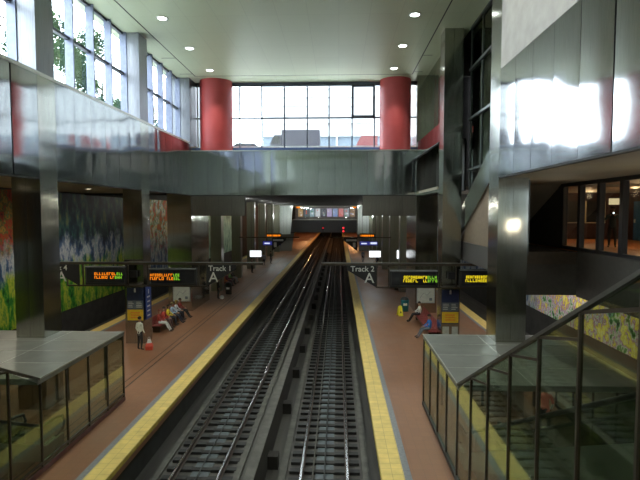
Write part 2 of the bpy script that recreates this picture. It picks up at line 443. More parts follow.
# ------------------------------------------------------------------ steel cladding bands
def band(side, y0, y1, z0, z1, n=None, mat='steel', nv=1):
    n = n or max(1, round((y1-y0)/1.43))
    b = MB()
    if side == 'left':
        b.box(XL-.16, XL-.06, y0, y1, z0, z1, 1)
        b.pillow((XL, y0, z0), (0, 1, 0), (0, 0, 1), y1-y0, z1-z0, n, nv, .009, .016, res=12, skew={n-2: -.030, n-3: -.03} if y0 < 0 else {})
        b.box(XL-.85, XL-.16, y0, y1, z1-.25, z1-.02, 1)
        b.box(XL-.16, XL+.01, y0, y1, z0-.05, z0, 1)
    else:
        b.box(XR+.06, XR+.16, y0, y1, z0, z1, 1)
        b.pillow((XR, y1, z0), (0, -1, 0), (0, 0, 1), y1-y0, z1-z0, n, nv, .008, .016, res=12, skew={5: .022, 6: .022} if y0 < 0 else {})
        b.box(XR-.01, XR+.16, y0, y1, z0-.05, z0, 1)
    return struct('wall_'+side, b, [mat, 'seam'])
band('left', -8, COLS[0], ZB0, ZB1)
band('left', COLS[0]+CD, COLS[1], ZB0, ZB1)
band('left', COLS[1]+CD, YE, ZB0, ZB1)
band('right', -8, COLS[0], ZB0, ZB1)
band('right', COLS[1]+CD, YE, 11.1, ZB1, None)
b = MB(); b.box(XR+.75, XR+.9, COLS[1]+CD, YE, ZB1, ZC, 1); b.pillow((XR+.7, COLS[1]+CD, ZB1), (0, 1, 0), (0, 0, 1), YE-COLS[1]-CD, ZC-ZB1, 6, 2, .014)
struct('wall_right', b, [steel('olive_wall_steel', (.30, .32, .25), .16), 'seam'])
struct('wall_right', B(XR+.0, XR+.12, -8, COLS[0], ZB1+.01, ZC), 'concrete')
trim(B(XL-.12, XL+.02, -8, YE, ZB1, ZB1+.12), 'pale_trim')
# end wall band across the tracks
b = MB(); b.box(XL, XR, YE+.02, YE+.3, ZB0, 11.60, 1); b.pillow((XL, YE, ZB0), (1, 0, 0), (0, 0, 1), XR-XL, 11.60-ZB0, 14, 1, .006, res=12)
b.box(XL, XR, YE-.01, YE+.3, ZB0-.06, ZB0, 1)
struct('wall_end', b, ['steel', 'seam'])
trim(B(XL, XR, YE-.03, YE+1.9, 11.60, 11.66), 'pale_trim')

# columns (steel clad, full height)
def column(x0, x1, y0, y1, z1, label, mat='steel_low', amp=.0018, two=True, z0=0):
    b = MB(); b.box(x0+.02, x1-.02, y0+.02, y1-.02, z0, z1, 1)
    hs = max(1, round((z1-z0)/4.1)); w = x1-x0; d = y1-y0
    nw = max(1, round(w/.46)) if two else 1; nd = max(1, round(d/1.05))
    zones = [(z0, z1, 0)] if z1 < ZB1 else [(z0, ZB1, 0), (ZB1, z1, 2)]
    for za, zb_, mi in zones:
        hs = max(1, round((zb_-za)/4.1))
        b.pillow((x0, y0, za), (1, 0, 0), (0, 0, 1), w, zb_-za, nw, hs, amp, .006, mi)
        b.pillow((x1, y0, za), (0, 1, 0), (0, 0, 1), d, zb_-za, nd, hs, amp, .006, mi)
        b.pillow((x1, y1, za), (-1, 0, 0), (0, 0, 1), w, zb_-za, nw, hs, amp, .006, mi)
        b.pillow((x0, y1, za), (0, -1, 0), (0, 0, 1), d, zb_-za, nd, hs, amp, .006, mi)
    return tag(b.build('steel_clad_column', [mat, 'seam', 'steel_satin' if x0 < CX else 'steel_low']), label, 'column')
column(XL-1.05, XL, COLS[0], COLS[0]+CD, ZC, 'nearest tall steel-clad column on the left, rising through the left glass enclosure roof')
column(XL-1.05, XL, COLS[1], COLS[1]+CD, ZC, 'second tall steel-clad column on the left, behind the standing person in white')
column(XR, XR+CW+.05, COLS[0], COLS[0]+CD, ZC, 'nearest tall steel-clad column on the right, rising through the right glass enclosure roof')
column(XR, XR+CW, COLS[1], COLS[1]+CD, ZC, 'second tall steel-clad column on the right, with the blue and yellow map sign')
column(XL-1.75, XL+.02, YE-.2, YE+4.6, ZC, 'wide steel-clad pier at the left corner of the end wall')
column(XR-.02, XR+1.5, YE-.2, YE+4.6, ZC, 'wide steel-clad pier at the right corner of the end wall')

# ------------------------------------------------------------------ windows
wn = 1
def side_window(side, y0, y1, z0, z1, xg, step=1.8, panemat='pane', fd=.34):
    global wn
    w = D.objects.new('window_%d' % wn, None); COL.objects.link(w); w['kind'] = 'structure'; wn += 1
    s = 1 if side == 'left' else -1      # inward direction
    f = MB(); zt = 14.55
    f.box(*sorted((xg, xg+s*.16)), y0, y1, z0-.02, z0+.10); f.box(*sorted((xg, xg+s*.16)), y0, y1, z1-.12, z1)
    f.box(*sorted((xg, xg+s*.20)), y0, y1, zt, zt+.12)
    if side == 'right': f.box(*sorted((xg, xg+s*.20)), y0, y1, 12.0, 12.12); f.box(*sorted((xg, xg+s*.20)), y0, y1, 9.4, 9.5)
    f.build('window_frame', 'dark_frame' if side == 'left' else 'dark_fin', w)
    k = y0+.02
    n = round((y1-y0)/step)
    for i in range(n+1):
        yy = y0 + (y1-y0)*i/n
        MB().box(*sorted((xg-.02*s, xg+s*fd)), yy-.05, yy+.05, z0, z1).build('mullion', 'fin' if side == 'left' else 'dark_fin', w)
    for i in range(n):
        a = y0+(y1-y0)*i/n; c = y0+(y1-y0)*(i+1)/n
        MB().box(*sorted((xg+s*.04, xg+s*.05)), a+.05, c-.05, z0, z1).build('pane', panemat, w)
    return w
side_window('left', -8, COLS[0], ZB1, ZC, -11.65)
side_window('left', COLS[0]+.2, COLS[1], ZB1, ZC, -11.65)
side_window('left', COLS[1]+.2, YE-.2, ZB1, ZC, -11.65)
side_window('right', COLS[0]+CD, COLS[1], 5.66, ZC, 6.98, 2.0, 'pane_dark', .10)
# end window
w = D.objects.new('window_%d' % wn, None); COL.objects.link(w); w['kind'] = 'structure'; wn += 1
yw = YE+1.35; f = MB(); X0, X1 = XL+.0, XR
f.box(X0, X1, yw-.05, yw+.15, 11.66, 12.0, 1); f.box(X0, X1, yw, yw+.15, 16.5, ZC); f.box(X0, X1, yw, yw+.12, 14.12, 14.22)
f.build('window_frame', ['dark_frame', 'sill_blue'], w)
xs = [X0+.15, X0+.55, -9.0] + [(u-338.5)/500*yw for u in (240, 262, 284.7, 307.4, 329, 351.7, 373.6)] + [X1-.75, X1-.3]
for x in xs: MB().box(x-.045, x+.045, yw-.02, yw+.16, 11.9, 16.6).build('mullion', 'dark_frame' if -9.5 < x < 3.5 else 'pale_trim', w)
for a, c in zip(xs[:-1], xs[1:]):
    if c-a > .1: MB().box(a+.045, c-.045, yw+.05, yw+.06, 12.05, 16.5).build('pane', 'pane', w)
a, c = xs[8], xs[9]; s = MB()
for q in ((a, a+.12), (c-.12, c)): s.box(q[0], q[1], yw-.06, yw, 14.2, 16.5)
s.box(a, c, yw-.06, yw, 14.2, 14.32); s.box(a, c, yw-.06, yw, 16.38, 16.5); s.build('opening_sash', 'dark_frame', w)
# red drums
for cx, rd, lab in ((-9.03, 1.18, 'red round drum column beside the left end of the big end window'), (4.12, 1.12, 'red round drum column beside the right end of the big end window')):
    tag(MB().lathe(cx, 37.1, [(rd, 11.66), (rd, ZC)], 48).build('red_column', 'red'), lab, 'column')
# wall behind the right-hand windows
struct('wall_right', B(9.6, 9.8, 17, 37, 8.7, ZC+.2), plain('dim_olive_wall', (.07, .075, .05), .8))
struct('wall_right', B(6.7, 9.8, YE+1.2, YE+1.4, 8.7, ZC+.2), 'dark')
struct('wall_right', B(5.8, 9.8, 17.0, 17.2, 8.7, ZC+.2), 'dark')
struct('ceiling', B(5.8, 9.8, 17, 37.4, ZC+.2, ZC+.4), 'dark')
# right bay 3 opening: dark recess and lower lip
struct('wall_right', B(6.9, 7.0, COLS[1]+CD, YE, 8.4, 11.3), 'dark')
trim(B(XR, XR+.9, COLS[1]+CD, YE, 8.35, 8.5), 'steel_low')
# side-aisle ceilings
struct('ceiling', B(WL, XL-.16, -8, YE+4.6, 8.6, 8.8), 'side_ceiling')
struct('ceiling', MB().box(XR+.16, 16.3, -8, 18.9, 8.42, 8.62).box(6.85, 16.3, 18.9, 21.6, 8.42, 8.62), 'soffit')
struct('ceiling', MB().box(9.4, WR+.3, 21.6, 40.6, 8.5, 8.7).box(XR+.16, 9.4, 29.2, 40.6, 8.5, 8.7), 'side_ceiling')

# ------------------------------------------------------------------ right-hand stair to the street and mezzanine slab
YS = 20.0
struct('floor', MB().box(6.66, 16.3, YS, 30, 5.35, 5.65, 0).box(6.66, 13.6, YS, YS+.35, 3.95, 5.35, 0).box(6.66, 7.0, YS+.35, 30, 4.65, 5.35), 'slab')
trim(B(6.66, 9.35, YS-.03, YS, 5.18, 5.66), 'bronze')
def zl(y): return 8.5-.51*(y-22.4)
st = thing('street_stair', 'steel-sided stair climbing towards the street behind the nearest right column', 'stair', (6.6, 23, 5.65))
def rel(o, p): o.parent = p; o.matrix_parent_inverse = Matrix.Translation(p.location).inverted(); return o
rel(MB().prism_x([(19.0, zl(19.0)), (28.0, zl(28.0)), (29.5, 5.66), (29.5, 6.3), (19.0, zl(19.0)+1.5)], 6.60, 6.68).build('side_panel', 'steel'), st)
rel(MB().prism_x([(19.0, 5.66), (28.0, 5.66), (19.0, zl(19.0)-.01)], 6.70, 6.78).build('infill_panel', 'brownwall'), st)
fl = MB()
for i in range(30):
    y = 28.0-i*.3; fl.box(7.08, 9.2, y-.3, y, 5.66+i*.153-.10*(i > 0), 5.66+(i+1)*.153)
rel(fl.build('stair_flight', 'stair'), st)
rel(MB().prism_x([(19.0, 10.3-.35), (22.4, 8.5-.1), (28, 5.66), (28, 5.66), (22.4, 8.5), (19.0, 10.3)], 9.22, 9.3).build('side_panel', 'brownwall'), st)
# sloped beige soffit next to the corridor glazing
struct('ceiling', MB().prism_x([(21.6, 8.42), (21.6, 8.7), (28, 5.66), (27.6, 5.66)], 6.85, 9.45), 'soffit')

# corridor behind glass on the right
struct('floor', B(9.45, 16.3, 2, YS, 5.35, 5.70), plain('warm_corridor_floor', (.45, .17, .05), .45))
trim(B(9.45, 16.2, YS, 29, 5.655, 5.70), D.materials['warm_corridor_floor'])
M['corr'] = plain('maroon_corridor_wall', (.055, .022, .018), .6)
struct('wall_right', B(16.1, 16.3, 2, 29, 5.7, 8.42), 'corr')
struct('wall_right', B(9.6, 16.3, 29, 29.2, 5.6, 8.7), 'corr')
struct('ceiling', B(9.5, 16.3, 21.6, 29.2, 8.3, 8.42), 'side_ceiling')
struct('wall_right', B(9.4, 9.5, 2, YS, 3.9, 5.72), 'slab')
cg = D.objects.new('window_%d' % wn, None); COL.objects.link(cg); cg['kind'] = 'structure'; wn += 1
f = MB(); f.box(9.42, 9.58, 4, 28, 5.70, 5.84); f.box(9.42, 9.58, 4, 28, 8.28, 8.42); f.build('window_frame', 'black', cg)
ys = [17.05+1.47*i for i in range(-8, 4)]
for y in ys: MB().box(9.40, 9.60, y-.10, y+.10, 5.84, 8.28).build('mullion', 'black', cg)
for a, c in zip(ys[:-1], ys[1:]): MB().box(9.49, 9.50, a+.1, c-.1, 5.84, 8.28).build('pane', 'pane', cg)
MB().box(9.44, 9.54, 21.35, 28, 5.84, 8.28).build('solid_panel', 'slab', cg)
point((7.6, 13, 6.6), 22, (1, .86, .66)); point((7.9, 18.2, 7.2), 10, (1, .86, .66))  # unseen fill lights added to brighten the soffit and dark panels
# things in the corridor
d = thing('corridor_window', 'dark inner window with cream frame at the end of the lit corridor', 'window', (14.0, 28.98, 6.75))
MB().box(-1.1, 1.1, -.02, 0, -.1, 1.1).build('glazing', 'black', d)
f = MB()
for x in (-1.1, -.03, 1.03): f.box(x, x+.07, -.06, -.02, -.1, 1.1)
f.box(-1.1, 1.1, -.06, -.02, -.15, -.1); f.build('window_frame', plain('cream_frame', (.6, .5, .28), .5), d)
tag(MB().box(15.3, 15.85, 28.9, 28.99, 7.65, 8.0).build('lit_notice', 'warmsign'), 'small warm lit panel above the photographing person in the corridor', 'sign')
d = thing('blue_door', 'dull blue door in the lit corridor right of the person with the phone', 'door', (16.05, 26.9, 5.7))
MB().box(-.04, 0, -.9, .9, 0, 2.1).build('door_leaf', plain('dull_blue', (.03, .11, .22), .5), d)
MB().box(-.10, -.04, .70, .76, .95, 1.15).build('handle', 'pale_trim', d)

# ------------------------------------------------------------------ far zone (beyond the end wall)
struct('ceiling', B(WL, WR+.3, YE+.3, YF, 8.45, 8.65), 'dark')
for a, c in ((XL, -6.8), (1.75, XR)):
    b = MB().box(a, c, YE+.12, YE+.5, 6.95, ZB0, 1); b.pillow((a, YE+.1, 6.95), (1, 0, 0), (0, 0, 1), c-a, 1.5, 4, 1, .006)
    struct('wall_end', b, [steel('dark_fascia_steel', (.22, .20, .18), .3), 'seam'])
ordn = ['first', 'second', 'third', 'fourth', 'fifth', 'sixth', 'seventh', 'eighth']
for i, y in enumerate((45, 54, 63, 72, 81, 90)):
    for nm, x0 in (('left', XL-CW), ('right', XR)):
        column(x0, x0+CW, y, y+1, 8.45, '%s steel column in the dim %s row beyond the end wall, counting away' % (ordn[i], nm), 'steel_dim', amp=.001)
# far bridge
br = thing('mezzanine_bridge', 'far glazed bridge crossing the tracks with a lit row of posters', 'bridge', (CX, 100, 4.0))
bw = 10.2
MB().box(-bw, bw, 0, 6, -.9, 1.55).build('deck', plain('bridge_fascia', (.13, .13, .14), .6), br)
MB().box(-6.6, 6.6, .0, .10, 1.56, 1.75).box(-6.6, 6.6, 0, .1, 4.25, 4.45).build('window_frame', 'pale_trim', br)
MB().box(-6.6, 6.6, .04, .05, 1.75, 4.25).build('glazing', 'pane', br)
random.seed(11)
pc = [(.35, .22, .10), (.1, .12, .13), (.25, .33, .36), (.5, .5, .52), (.10, .10, .12), (.38, .30, .45), (.22, .26, .40), (.5, .18, .18), (.3, .3, .32), (.26, .17, .11)]
MB().box(-6.6, 6.6, 5.6, 5.8, 1.56, 4.45).build('back_wall', plain('bridge_inner_wall', (.22, .20, .19), .6), br)
for i in range(10):
    x = -6.0+i*1.22
    q = MB().box(x, x+1.0, 5.5, 5.58, 2.2, 3.9).build('poster', emis('backlit_poster', pc[i], .9), br)
    for k in range(3):
        xx = x+random.uniform(.05, .6); zz = random.uniform(2.3, 3.5)
        MB().box(xx, xx+random.uniform(.2, .4), 5.46, 5.49, zz, zz+random.uniform(.15, .35)).build('poster_patch', emis('poster_patch', random.choice([(.8, .8, .85), (.7, .15, .1), (.2, .3, .7), (.1, .35, .15), (.6, .5, .45)]), .7), q)
for x in (-5.9, 5.2): MB().box(x, x+.8, -.1, 0, 3.95, 4.25).build('exit_light', 'led_o', br)
MB().box(-8.5, 8.5, -.4, -.05, 4.55, 4.75).build('top_rail', 'bluesign' if False else 'frame', br)
# far stairs flanking the tracks
for nm, x0, x1 in (('left', -11.9, -8.4), ('right', 3.4, 6.9)):
    s = thing('far_stair', 'pale steel-clad far stair under the bridge, %s of the tracks' % nm, 'stair', ((x0+x1)/2, 96, 0))
    h = (x1-x0)/2
    sg = 1 if nm == 'left' else -1
    MB().prism_y([(-h, 3.1), (h*(.72 if sg > 0 else 1), 3.1), (h, 9.0-.6), (-h*(1 if sg > 0 else 1), 8.4)], -4, -3.7).build('front_panel', 'steel_far', s)
    f = MB()
    for i in range(5): f.box(-h+.4+i*.65, -h+.46+i*.65, -4.06, -4.0, 3.3, 8.2)
    f.build('panel_rib', 'frame', s)
    f = MB()
    for i in range(18): f.box(-h+.3, h-.3, -3.6+i*.3, -3.3+i*.3, i*.172, i*.172+.172)
    f.build('stair_flight', 'stair', s)
for x, y, z, l in ((.9, 108, 3.9, 'upper'), (.9, 108, 3.1, 'lower')): pass
s = thing('track_signal', 'signal with two red lamps glowing at the mouth of the right tunnel', 'signal', (.95, 97, -1.5))
MB().tube([(0, 0, 0), (0, 0, 5.9)], .05).build('post', 'black', s); MB().box(-.2, .2, -.06, .1, 4.7, 5.9).build('signal_head', 'black', s)
for z in (4.97, 5.6): MB().ell((0, -.1, z), (.15, .06, .15)).build('signal_lamp', 'red_lamp', s)
s = thing('track_signal', 'dim red signal at the mouth of the left tunnel', 'signal', (-3.0, 97, -1.5))
MB().tube([(0, 0, 0), (0, 0, 5.9)], .05).build('post', 'black', s); MB().box(-.2, .2, -.06, .1, 5.2, 5.9).build('signal_head', 'black', s)
MB().ell((0, -.1, 5.6), (.08, .05, .08)).build('signal_lamp', 'red_lamp', s)

# ------------------------------------------------------------------ tracks
def track(xc, label):
    t = thing('railway_track', label, 'track', (xc, 0, -1.52))
    G = .7525
    for s in (-1, 1):
        x = s*G; r = MB()
        prof = [(-.075, .10), (.075, .10), (.075, .115), (.012, .135), (.012, .24), (.036, .25), (.036, .288), (.028, .295), (-.028, .295), (-.036, .288), (-.036, .25), (-.012, .24), (-.012, .135), (-.075, .115)]
        r.prism_y([(x+a, c) for a, c in prof], 2, YF-1, 0); r.box(x-.033, x+.033, 2, YF-1, .2955, .300, 1)
        r.build('rail', ['rail_web', 'rail'], t)
    tie0 = MB().box(-.36, .36, -.10, .10, .0, .075, 0)
    for s in (-1, 1): tie0.box(s*G-.42, s*G+.42, -.115, .115, .0, .10, 1)
    y0 = 9.; base = tie0.build('tie', ['tie', 'block'], t, (0, y0, 0))
    for i in range(1, 100):
        c = base.copy(); COL.objects.link(c); c.location = (0, y0+i*.61, 0)
    rest = MB()
    for i in range(100, 260):
        y = y0+i*.61; rest.box(-1.2, 1.2, y-.10, y+.10, 0, .09)
    o = rest.build('distant_ties', 'tie', t); o['kind'] = 'stuff'
    MB().box(-.30, .30, 2, YF-1, .0, .03).build('centre_pad', 'bedmid', t)
    MB().tube([(.0, 2, .13), (.0, 120, .13)], .025, 6).build('cable', 'rubber', t)
    return t
track(-4.605, 'left railway track, between the left platform and the centre barrier')
track(-.45, 'right railway track, between the centre barrier and the right platform')
tag(MB().tube([(-.83, 3, -1.38), (-.83, 120, -1.38)], .03, 6).build('guard_cable', 'beam'), 'thin cable lying just inside the left rail of the right track', 'cable')
# raised kerbs beside the track beds
for x in (-3.35, -1.85, .93, -6.0): trim(B(x-.12, x+.12, 2, YF-1, -1.52, -1.44), 'beam')
# centre barrier with brackets
cb = thing('centre_barrier', 'long low barrier running between the two tracks, pale top and dark side', 'barrier', (-2.5, 0, -1.52))
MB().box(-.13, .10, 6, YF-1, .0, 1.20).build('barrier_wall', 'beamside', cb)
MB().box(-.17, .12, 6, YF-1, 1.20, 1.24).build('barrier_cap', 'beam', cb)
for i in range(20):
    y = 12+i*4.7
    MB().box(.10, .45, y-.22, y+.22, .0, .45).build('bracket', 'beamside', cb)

# ------------------------------------------------------------------ stair enclosures
def escalator(name, label, x0, x1):
    s = 5.65/10.9
    e = thing(name, label, 'escalator', (0, -2.6, 0))
    fl = MB(); n = 26
    for i in range(n):
        y = 16.5-i*10.9/n; fl.box(x0+.22, x1-.22, y-10.9/n, y, max(0.01, i*5.65/n-.35), (i+1)*5.65/n)
    fl.build('steps', 'steps', e)
    for a, c in ((x0, x0+.2), (x1-.2, x1)):
        MB().prism_x([(17.6, 0.01), (17.6, .35), (16.7, .35), (5.6, 5.65+.35), (4.6, 5.65+.35), (4.6, 5.3), (5.6, 5.3), (16.4, .01)], a, c).build('skirt', 'steel_roof', e)
        xm = (a+c)/2
        MB().prism_x([(17.6, .35), (17.7, .6), (17.6, .86), (16.6, .92), (5.6, 6.57), (4.6, 6.57), (4.6, 6.0), (5.6, 6.0), (16.7, .35)], xm-.01, xm+.01).build('balustrade', 'enclosure', e)
        MB().tube([(xm, 17.3, .36), (xm, 17.68, .42), (xm, 17.8, .62), (xm, 17.68, .86), (xm, 17.3, .94), (xm, 16.6, .97), (xm, 5.6, 6.62), (xm, 4.6, 6.62)], .045, 8).build('handrail', 'rubber', e)
    return e
def enclosure(side):
    right = side == 'right'
    def X(x): return x if right else mx(x)
    
    en = thing('glass_enclosure', 'bronze-framed glass %s enclosure with flat steel roof on the %s platform' % ('stair', side), 'enclosure', (0, 0, 0))
    xa, xb = sorted((X(3.205), X(8.12))); xg = X(3.205); xo = X(8.12)
    Y0, Y1 = 13.15, 18.58; H = 2.67
    sl = .505
    def top(y): return H + max(0., (Y0-y))*sl
    # roof with seams
    MB().box(xa-.02, xb+.02, Y0, Y1+.06, H-.16, H).build('roof', 'steel_roof', en)
    for y in (14.6, 15.9, 17.2, 18.50): MB().box(xa-.02, xb+.02, y-.015, y+.015, H, H+.012).build('roof_seam', 'pale_trim', en)
    MB().box(X(5.15)-.012, X(5.15)+.012, Y0, Y1, H, H+.012).build('roof_seam', 'pale_trim', en)
    e0, e1 = sorted((xg-(.02 if right else -.02), xg-(.045 if right else -.045)))
    MB().box(e0, e1, Y0, Y1+.06, H-.03, H+.015).build('roof_edge', 'pale_trim', en)
    for xw in (xg, xo):
        ys = [Y1-1.325*i for i in range(12)]
        for y in ys:
            MB().box(xw-.03, xw+.03, y-.022, y+.022, .0, top(y)-(.16 if y > Y0 else .02)).build('post', 'bronze', en)
        for a, c in zip(ys[1:], ys[:-1]):
            za, zc = top(a)-(.17 if a > Y0 else .05), top(c)-(.17 if c > Y0 else .05)
            if za < H: za = zc = H-.17
            MB().prism_x([(a+.036, .14), (c-.036, .14), (c-.036, zc), (a+.036, za)], xw-.006, xw+.006).build('glass_panel', 'enclosure', en)
        # sloped top rail
        yn = ys[-1]
        MB().prism_x([(yn, top(yn)-.03), (Y0+.05, H-.05), (Y0+.05, H+.02), (yn, top(yn)+.035)], xw-.05, xw+.05).build('sloped_rail', 'rail_grey', en)
        tr = MB()
        for a, c in zip(ys[1:], ys[:-1]):
            if c < Y0+.1: tr.prism_x([(a, top(c)+.25), (c, top(c)-.05), (c, top(c)), (a, top(c)+.30)], xw-.02, xw+.02)
        tr.build('transom', 'bronze', en)
        MB().box(xw-.05, xw+.05, 4, Y1, .005, .14).build('plinth', plain('plinth_paint', (.09, .03, .025) if not right else (.03, .025, .02), .5), en)
        if not right and xw == xg:
            MB().box(xw-.04, xw+.04, 4, Y1, .24, .29).build('kick_rail', 'bronze', en)
    # far end: header and open doorway jambs
    MB().box(xa, xb, Y1-.05, Y1+.05, H-.32, H-.16).build('door_header', 'bronze', en)
    for x in (X(3.9), X(5.4), X(7.3)): MB().box(x-.04, x+.04, Y1-.04, Y1+.04, 0, H-.16).build('door_jamb', 'bronze', en)
    return en
enclosure('left'); enclosure('right')
escalator('escalator', 'escalator with black handrails inside the right glass enclosure', 3.55, 5.0)
escalator('escalator', 'escalator with black handrails inside the left glass enclosure', mx(5.0), mx(3.55))
for nm, xa in (('right', 6.8), ('left', mx(6.8)-1.2)):
    f = MB(); n = 33
    for i in range(n):
        y = 16.5-i*10.9/n; f.box(xa, xa+1.2, y-10.9/n, y, max(.005, i*5.65/n-.3), (i+1)*5.65/n)
    tag(f.build('concrete_stair', 'stair', loc=(0, -2.6, 0)), 'concrete stair flight behind the escalator in the %s glass enclosure' % nm, 'stair')
struct('floor', B(3.25, 9.4, 1.3, 2.0, 5.35, 5.65), 'slab'); struct('floor', B(-14.4, -8.3, 1.3, 2.0, 5.35, 5.65), 'slab')

# ------------------------------------------------------------------ sign gantries
YG = 26.25
def px(u):      # bearing of a frame member from the viewpoint, on the gantry's own plane
    a = math.atan((u-320)/500/math.cos(.0) ) - math.atan(18.5/500)
    return math.tan(a)*YG
def pz(v): return EYE-(v-211.7)/500*YG
def led(x0, x1, z0, z1, colour, label, split=.62, txt=(0, 1)):
    t = thing('departure_board', label, 'sign', ((x0+x1)/2, YG-.12, z0))
    w = (x1-x0)/2; h = z1-z0
    MB().box(-w, w, 0, .28, 0, h).build('housing', 'black', t)
    MB().box(-w, w, -.01, 0, h-.05, h).build('housing_trim', 'frame', t)
    MB().box(-w+.10, w-.10, -.015, 0, .12, h-.10).build('display_face', plain('display_face', (.02, .02, .025), .2), t)
    a, c = -w+2*w*txt[0], -w+2*w*txt[1]
    for row in range(2):
        zz = h*.52-row*.19; x = a+random.uniform(0, .04); m = MB(); m2 = MB()
        while x < c-.06:
            cw = random.choice([.07, .09, .11]); gr = (x-a)/(c-a)
            if not (split-.16 < gr < split-.06 and row == 1):
                # dot-matrix characters: a few strokes each
                mm = m2 if gr > split+.12 else m
                st = random.choice(['|_', '|-|', 'T', 'E', 'L', 'O'])
                mm.box(x, x+.026, -.028, -.016, zz, zz+.145)
                if st in ('|-|', 'O'): mm.box(x+cw-.026, x+cw, -.028, -.016, zz, zz+.145)
                if st in ('E', 'L', 'O', '|_'): mm.box(x, x+cw, -.028, -.016, zz, zz+.028)
                if st in ('E', 'T', 'O'): mm.box(x, x+cw, -.028, -.016, zz+.117, zz+.145)
                if st in ('|-|', 'E'): mm.box(x, x+cw, -.028, -.016, zz+.06, zz+.085)
            x += cw+.035
        m.build('led_text', colour, t)
        if m2.v: m2.build('led_text', 'led_g', t)
    return t
def gantry(side):
    right = side == 'right'
    xt = px(321) if right else px(263)           # tip over the track
    xe = 9.9 if right else px(56)
    zt, zb = pz(264.6), pz(287)
    g = thing('sign_gantry', 'dark horizontal sign frame crossing the second %s column' % side, 'sign frame', (0, YG, 0))
    a, c = sorted((xt, xe))
    MB().box(a, c, -.06, .06, zt-.05, zt+.10).build('top_rail', 'bronze', g)
    MB().box(a, c, -.065, -.06, zt+.08, zt+.10).build('rail_highlight_strip', 'frame', g)
    xi = px(376) if right else px(207)           # upright beside the triangle
    xo = px(459) + 3.3 if right else px(80)
    a2, c2 = sorted((xi, 9.0 if right else px(66)))
    MB().box(a2, c2, -.04, .04, zb-.05, zb+.03).build('lower_rail', 'bronze', g)
    for x in ((px(377), px(389), px(440), px(457), 9.0) if right else (px(206), px(198), px(147), px(127), px(82), px(66))):
        MB().box(x-.03, x+.03, -.04, .04, zb, zt).build('upright', 'bronze', g)
    # clamps to the column
    xc = XR+.46 if right else XL-.46
    MB().box(xc-.40, xc+.40, .06, COLS[1]-YG-.01, zt-.04, zt+.06).build('clamp', 'bronze', g)
    MB().box(xc-.40, xc+.40, .04, COLS[1]-YG-.01, zb-.04, zb+.02).build('clamp', 'bronze', g)
    MB().box(xc-.18, xc+.18, .25, .5, zt-.78, zt-.42).build('speaker_box', 'black', g)
    def tri(xv, xtip, name, num, sgn, label):
        t = thing('track_sign', label, 'sign', (xv, YG-.10, 0))
        dx = xtip-xv
        poly = [(0, zb-.02), (0, zt-.03), (dx, zt-.03), (dx, zt-.28)]
        if dx > 0: poly = poly[::-1]
        MB().prism_y(poly, 0, .05).build('sign_panel', 'black', t)
        # text aligned to the upright side
        al = 'RIGHT' if dx < 0 else 'LEFT'; off = (-.10 if dx < 0 else .10) + (-.55 if sgn == -.62 else 0)
        if name: text('lettering', name, 'letter', .40, (off, -.008, zt-.23), parent=t, align=al)
        text('letter_a', 'A', 'letter', .76, (off*1.1, -.008, zt-.72), parent=t, align=al)
        return t
    if right:
        tri(px(376.5), px(347), 'Track 2', 2, -1, 'black triangular sign reading Track 2 and A')
    else:
        tri(px(206.5), px(236), 'Track 1', 1, 1, 'black triangular sign reading Track 1 and A, hanging over the left platform edge')
        tri(px(79), px(50), 'Track 4', 4, -.62, 'black track sign half hidden behind the nearest left column, only its A and 4 showing')
    return g
gantry('left'); gantry('right')
led(px(149), px(196), pz(286), pz(269), 'led_o', 'departure board with amber text just right of the second left column', .62, (0.02, .66))
led(px(85), px(126), pz(286), pz(267), 'led_o', 'departure board with orange text left of the second left column', .60, (.22, .92))
led(px(390), px(438), pz(287), pz(270), 'led_y', 'departure board with yellow text left of the second right column', .60, (.28, .98))
led(px(460), px(508), pz(287), pz(269), 'led_y', 'departure board with yellow text right of the second right column', .75, (.12, .90))

def mapsign(x, y, side):
    t = thing('map_sign', 'navy and yellow transit map sign on the second %s column' % side, 'sign', (x, y, 0))
    MB().box(-.45, .45, -.05, 0, 1.25, 3.1).build('sign_panel', 'navy', t)
    MB().box(-.44, .44, -.06, -.05, 1.95, 2.4).build('list_panel', 'greysign', t)
    m = MB()
    for k in range(4):
        for s in (-.38, .06): m.box(s, s+random.uniform(.22, .32), -.066, -.06, 2.03+k*.09, 2.055+k*.09)
    m.build('list_lettering', 'letter', t)
    MB().box(-.44, .44, -.06, -.05, 1.30, 1.90).build('yellow_panel', 'yellow_sign', t)
    m = MB()
    for k in range(3): m.box(-.26, .26, -.066, -.06, 1.43+k*.13, 1.50+k*.13)
    m.build('orange_lettering', 'orange_sign', t)
    m = MB().box(-.05, .05, -.066, -.055, 2.85, 3.0).ell((0, -.06, 3.03), (.05, .01, .05)); m.build('pictogram', 'letter', t)
    if side == 'right':
        MB().box(-.40, -.05, -.06, -.05, .55, 1.1).build('leaflet', 'notice', t); MB().box(.10, .42, -.06, -.05, .55, 1.1).build('leaflet', 'notice', t)
        MB().box(-.45, .45, -.05, 0, .35, 1.25).build('lower_panel', 'brownwall', t)
mapsign(XL-.46, COLS[1]-.02, 'left'); mapsign(XR+.46, COLS[1]-.02, 'right')
t = thing('blue_banner', 'narrow blue vertical banner with white marks on the side of the second left column', 'sign', (XL+.03, 27.3, 0))
MB().box(0, .04, -.38, .38, 1.3, 3.1).build('banner_panel', plain('banner_blue', (.02, .045, .20), .5), t)
m = MB()
for k in range(5): m.box(.04, .046, -.22, .18, 1.45+k*.26, 1.53+k*.26)
m.box(.04, .046, -.05, .05, 2.7, 2.95); m.build('banner_marks', 'letter', t)
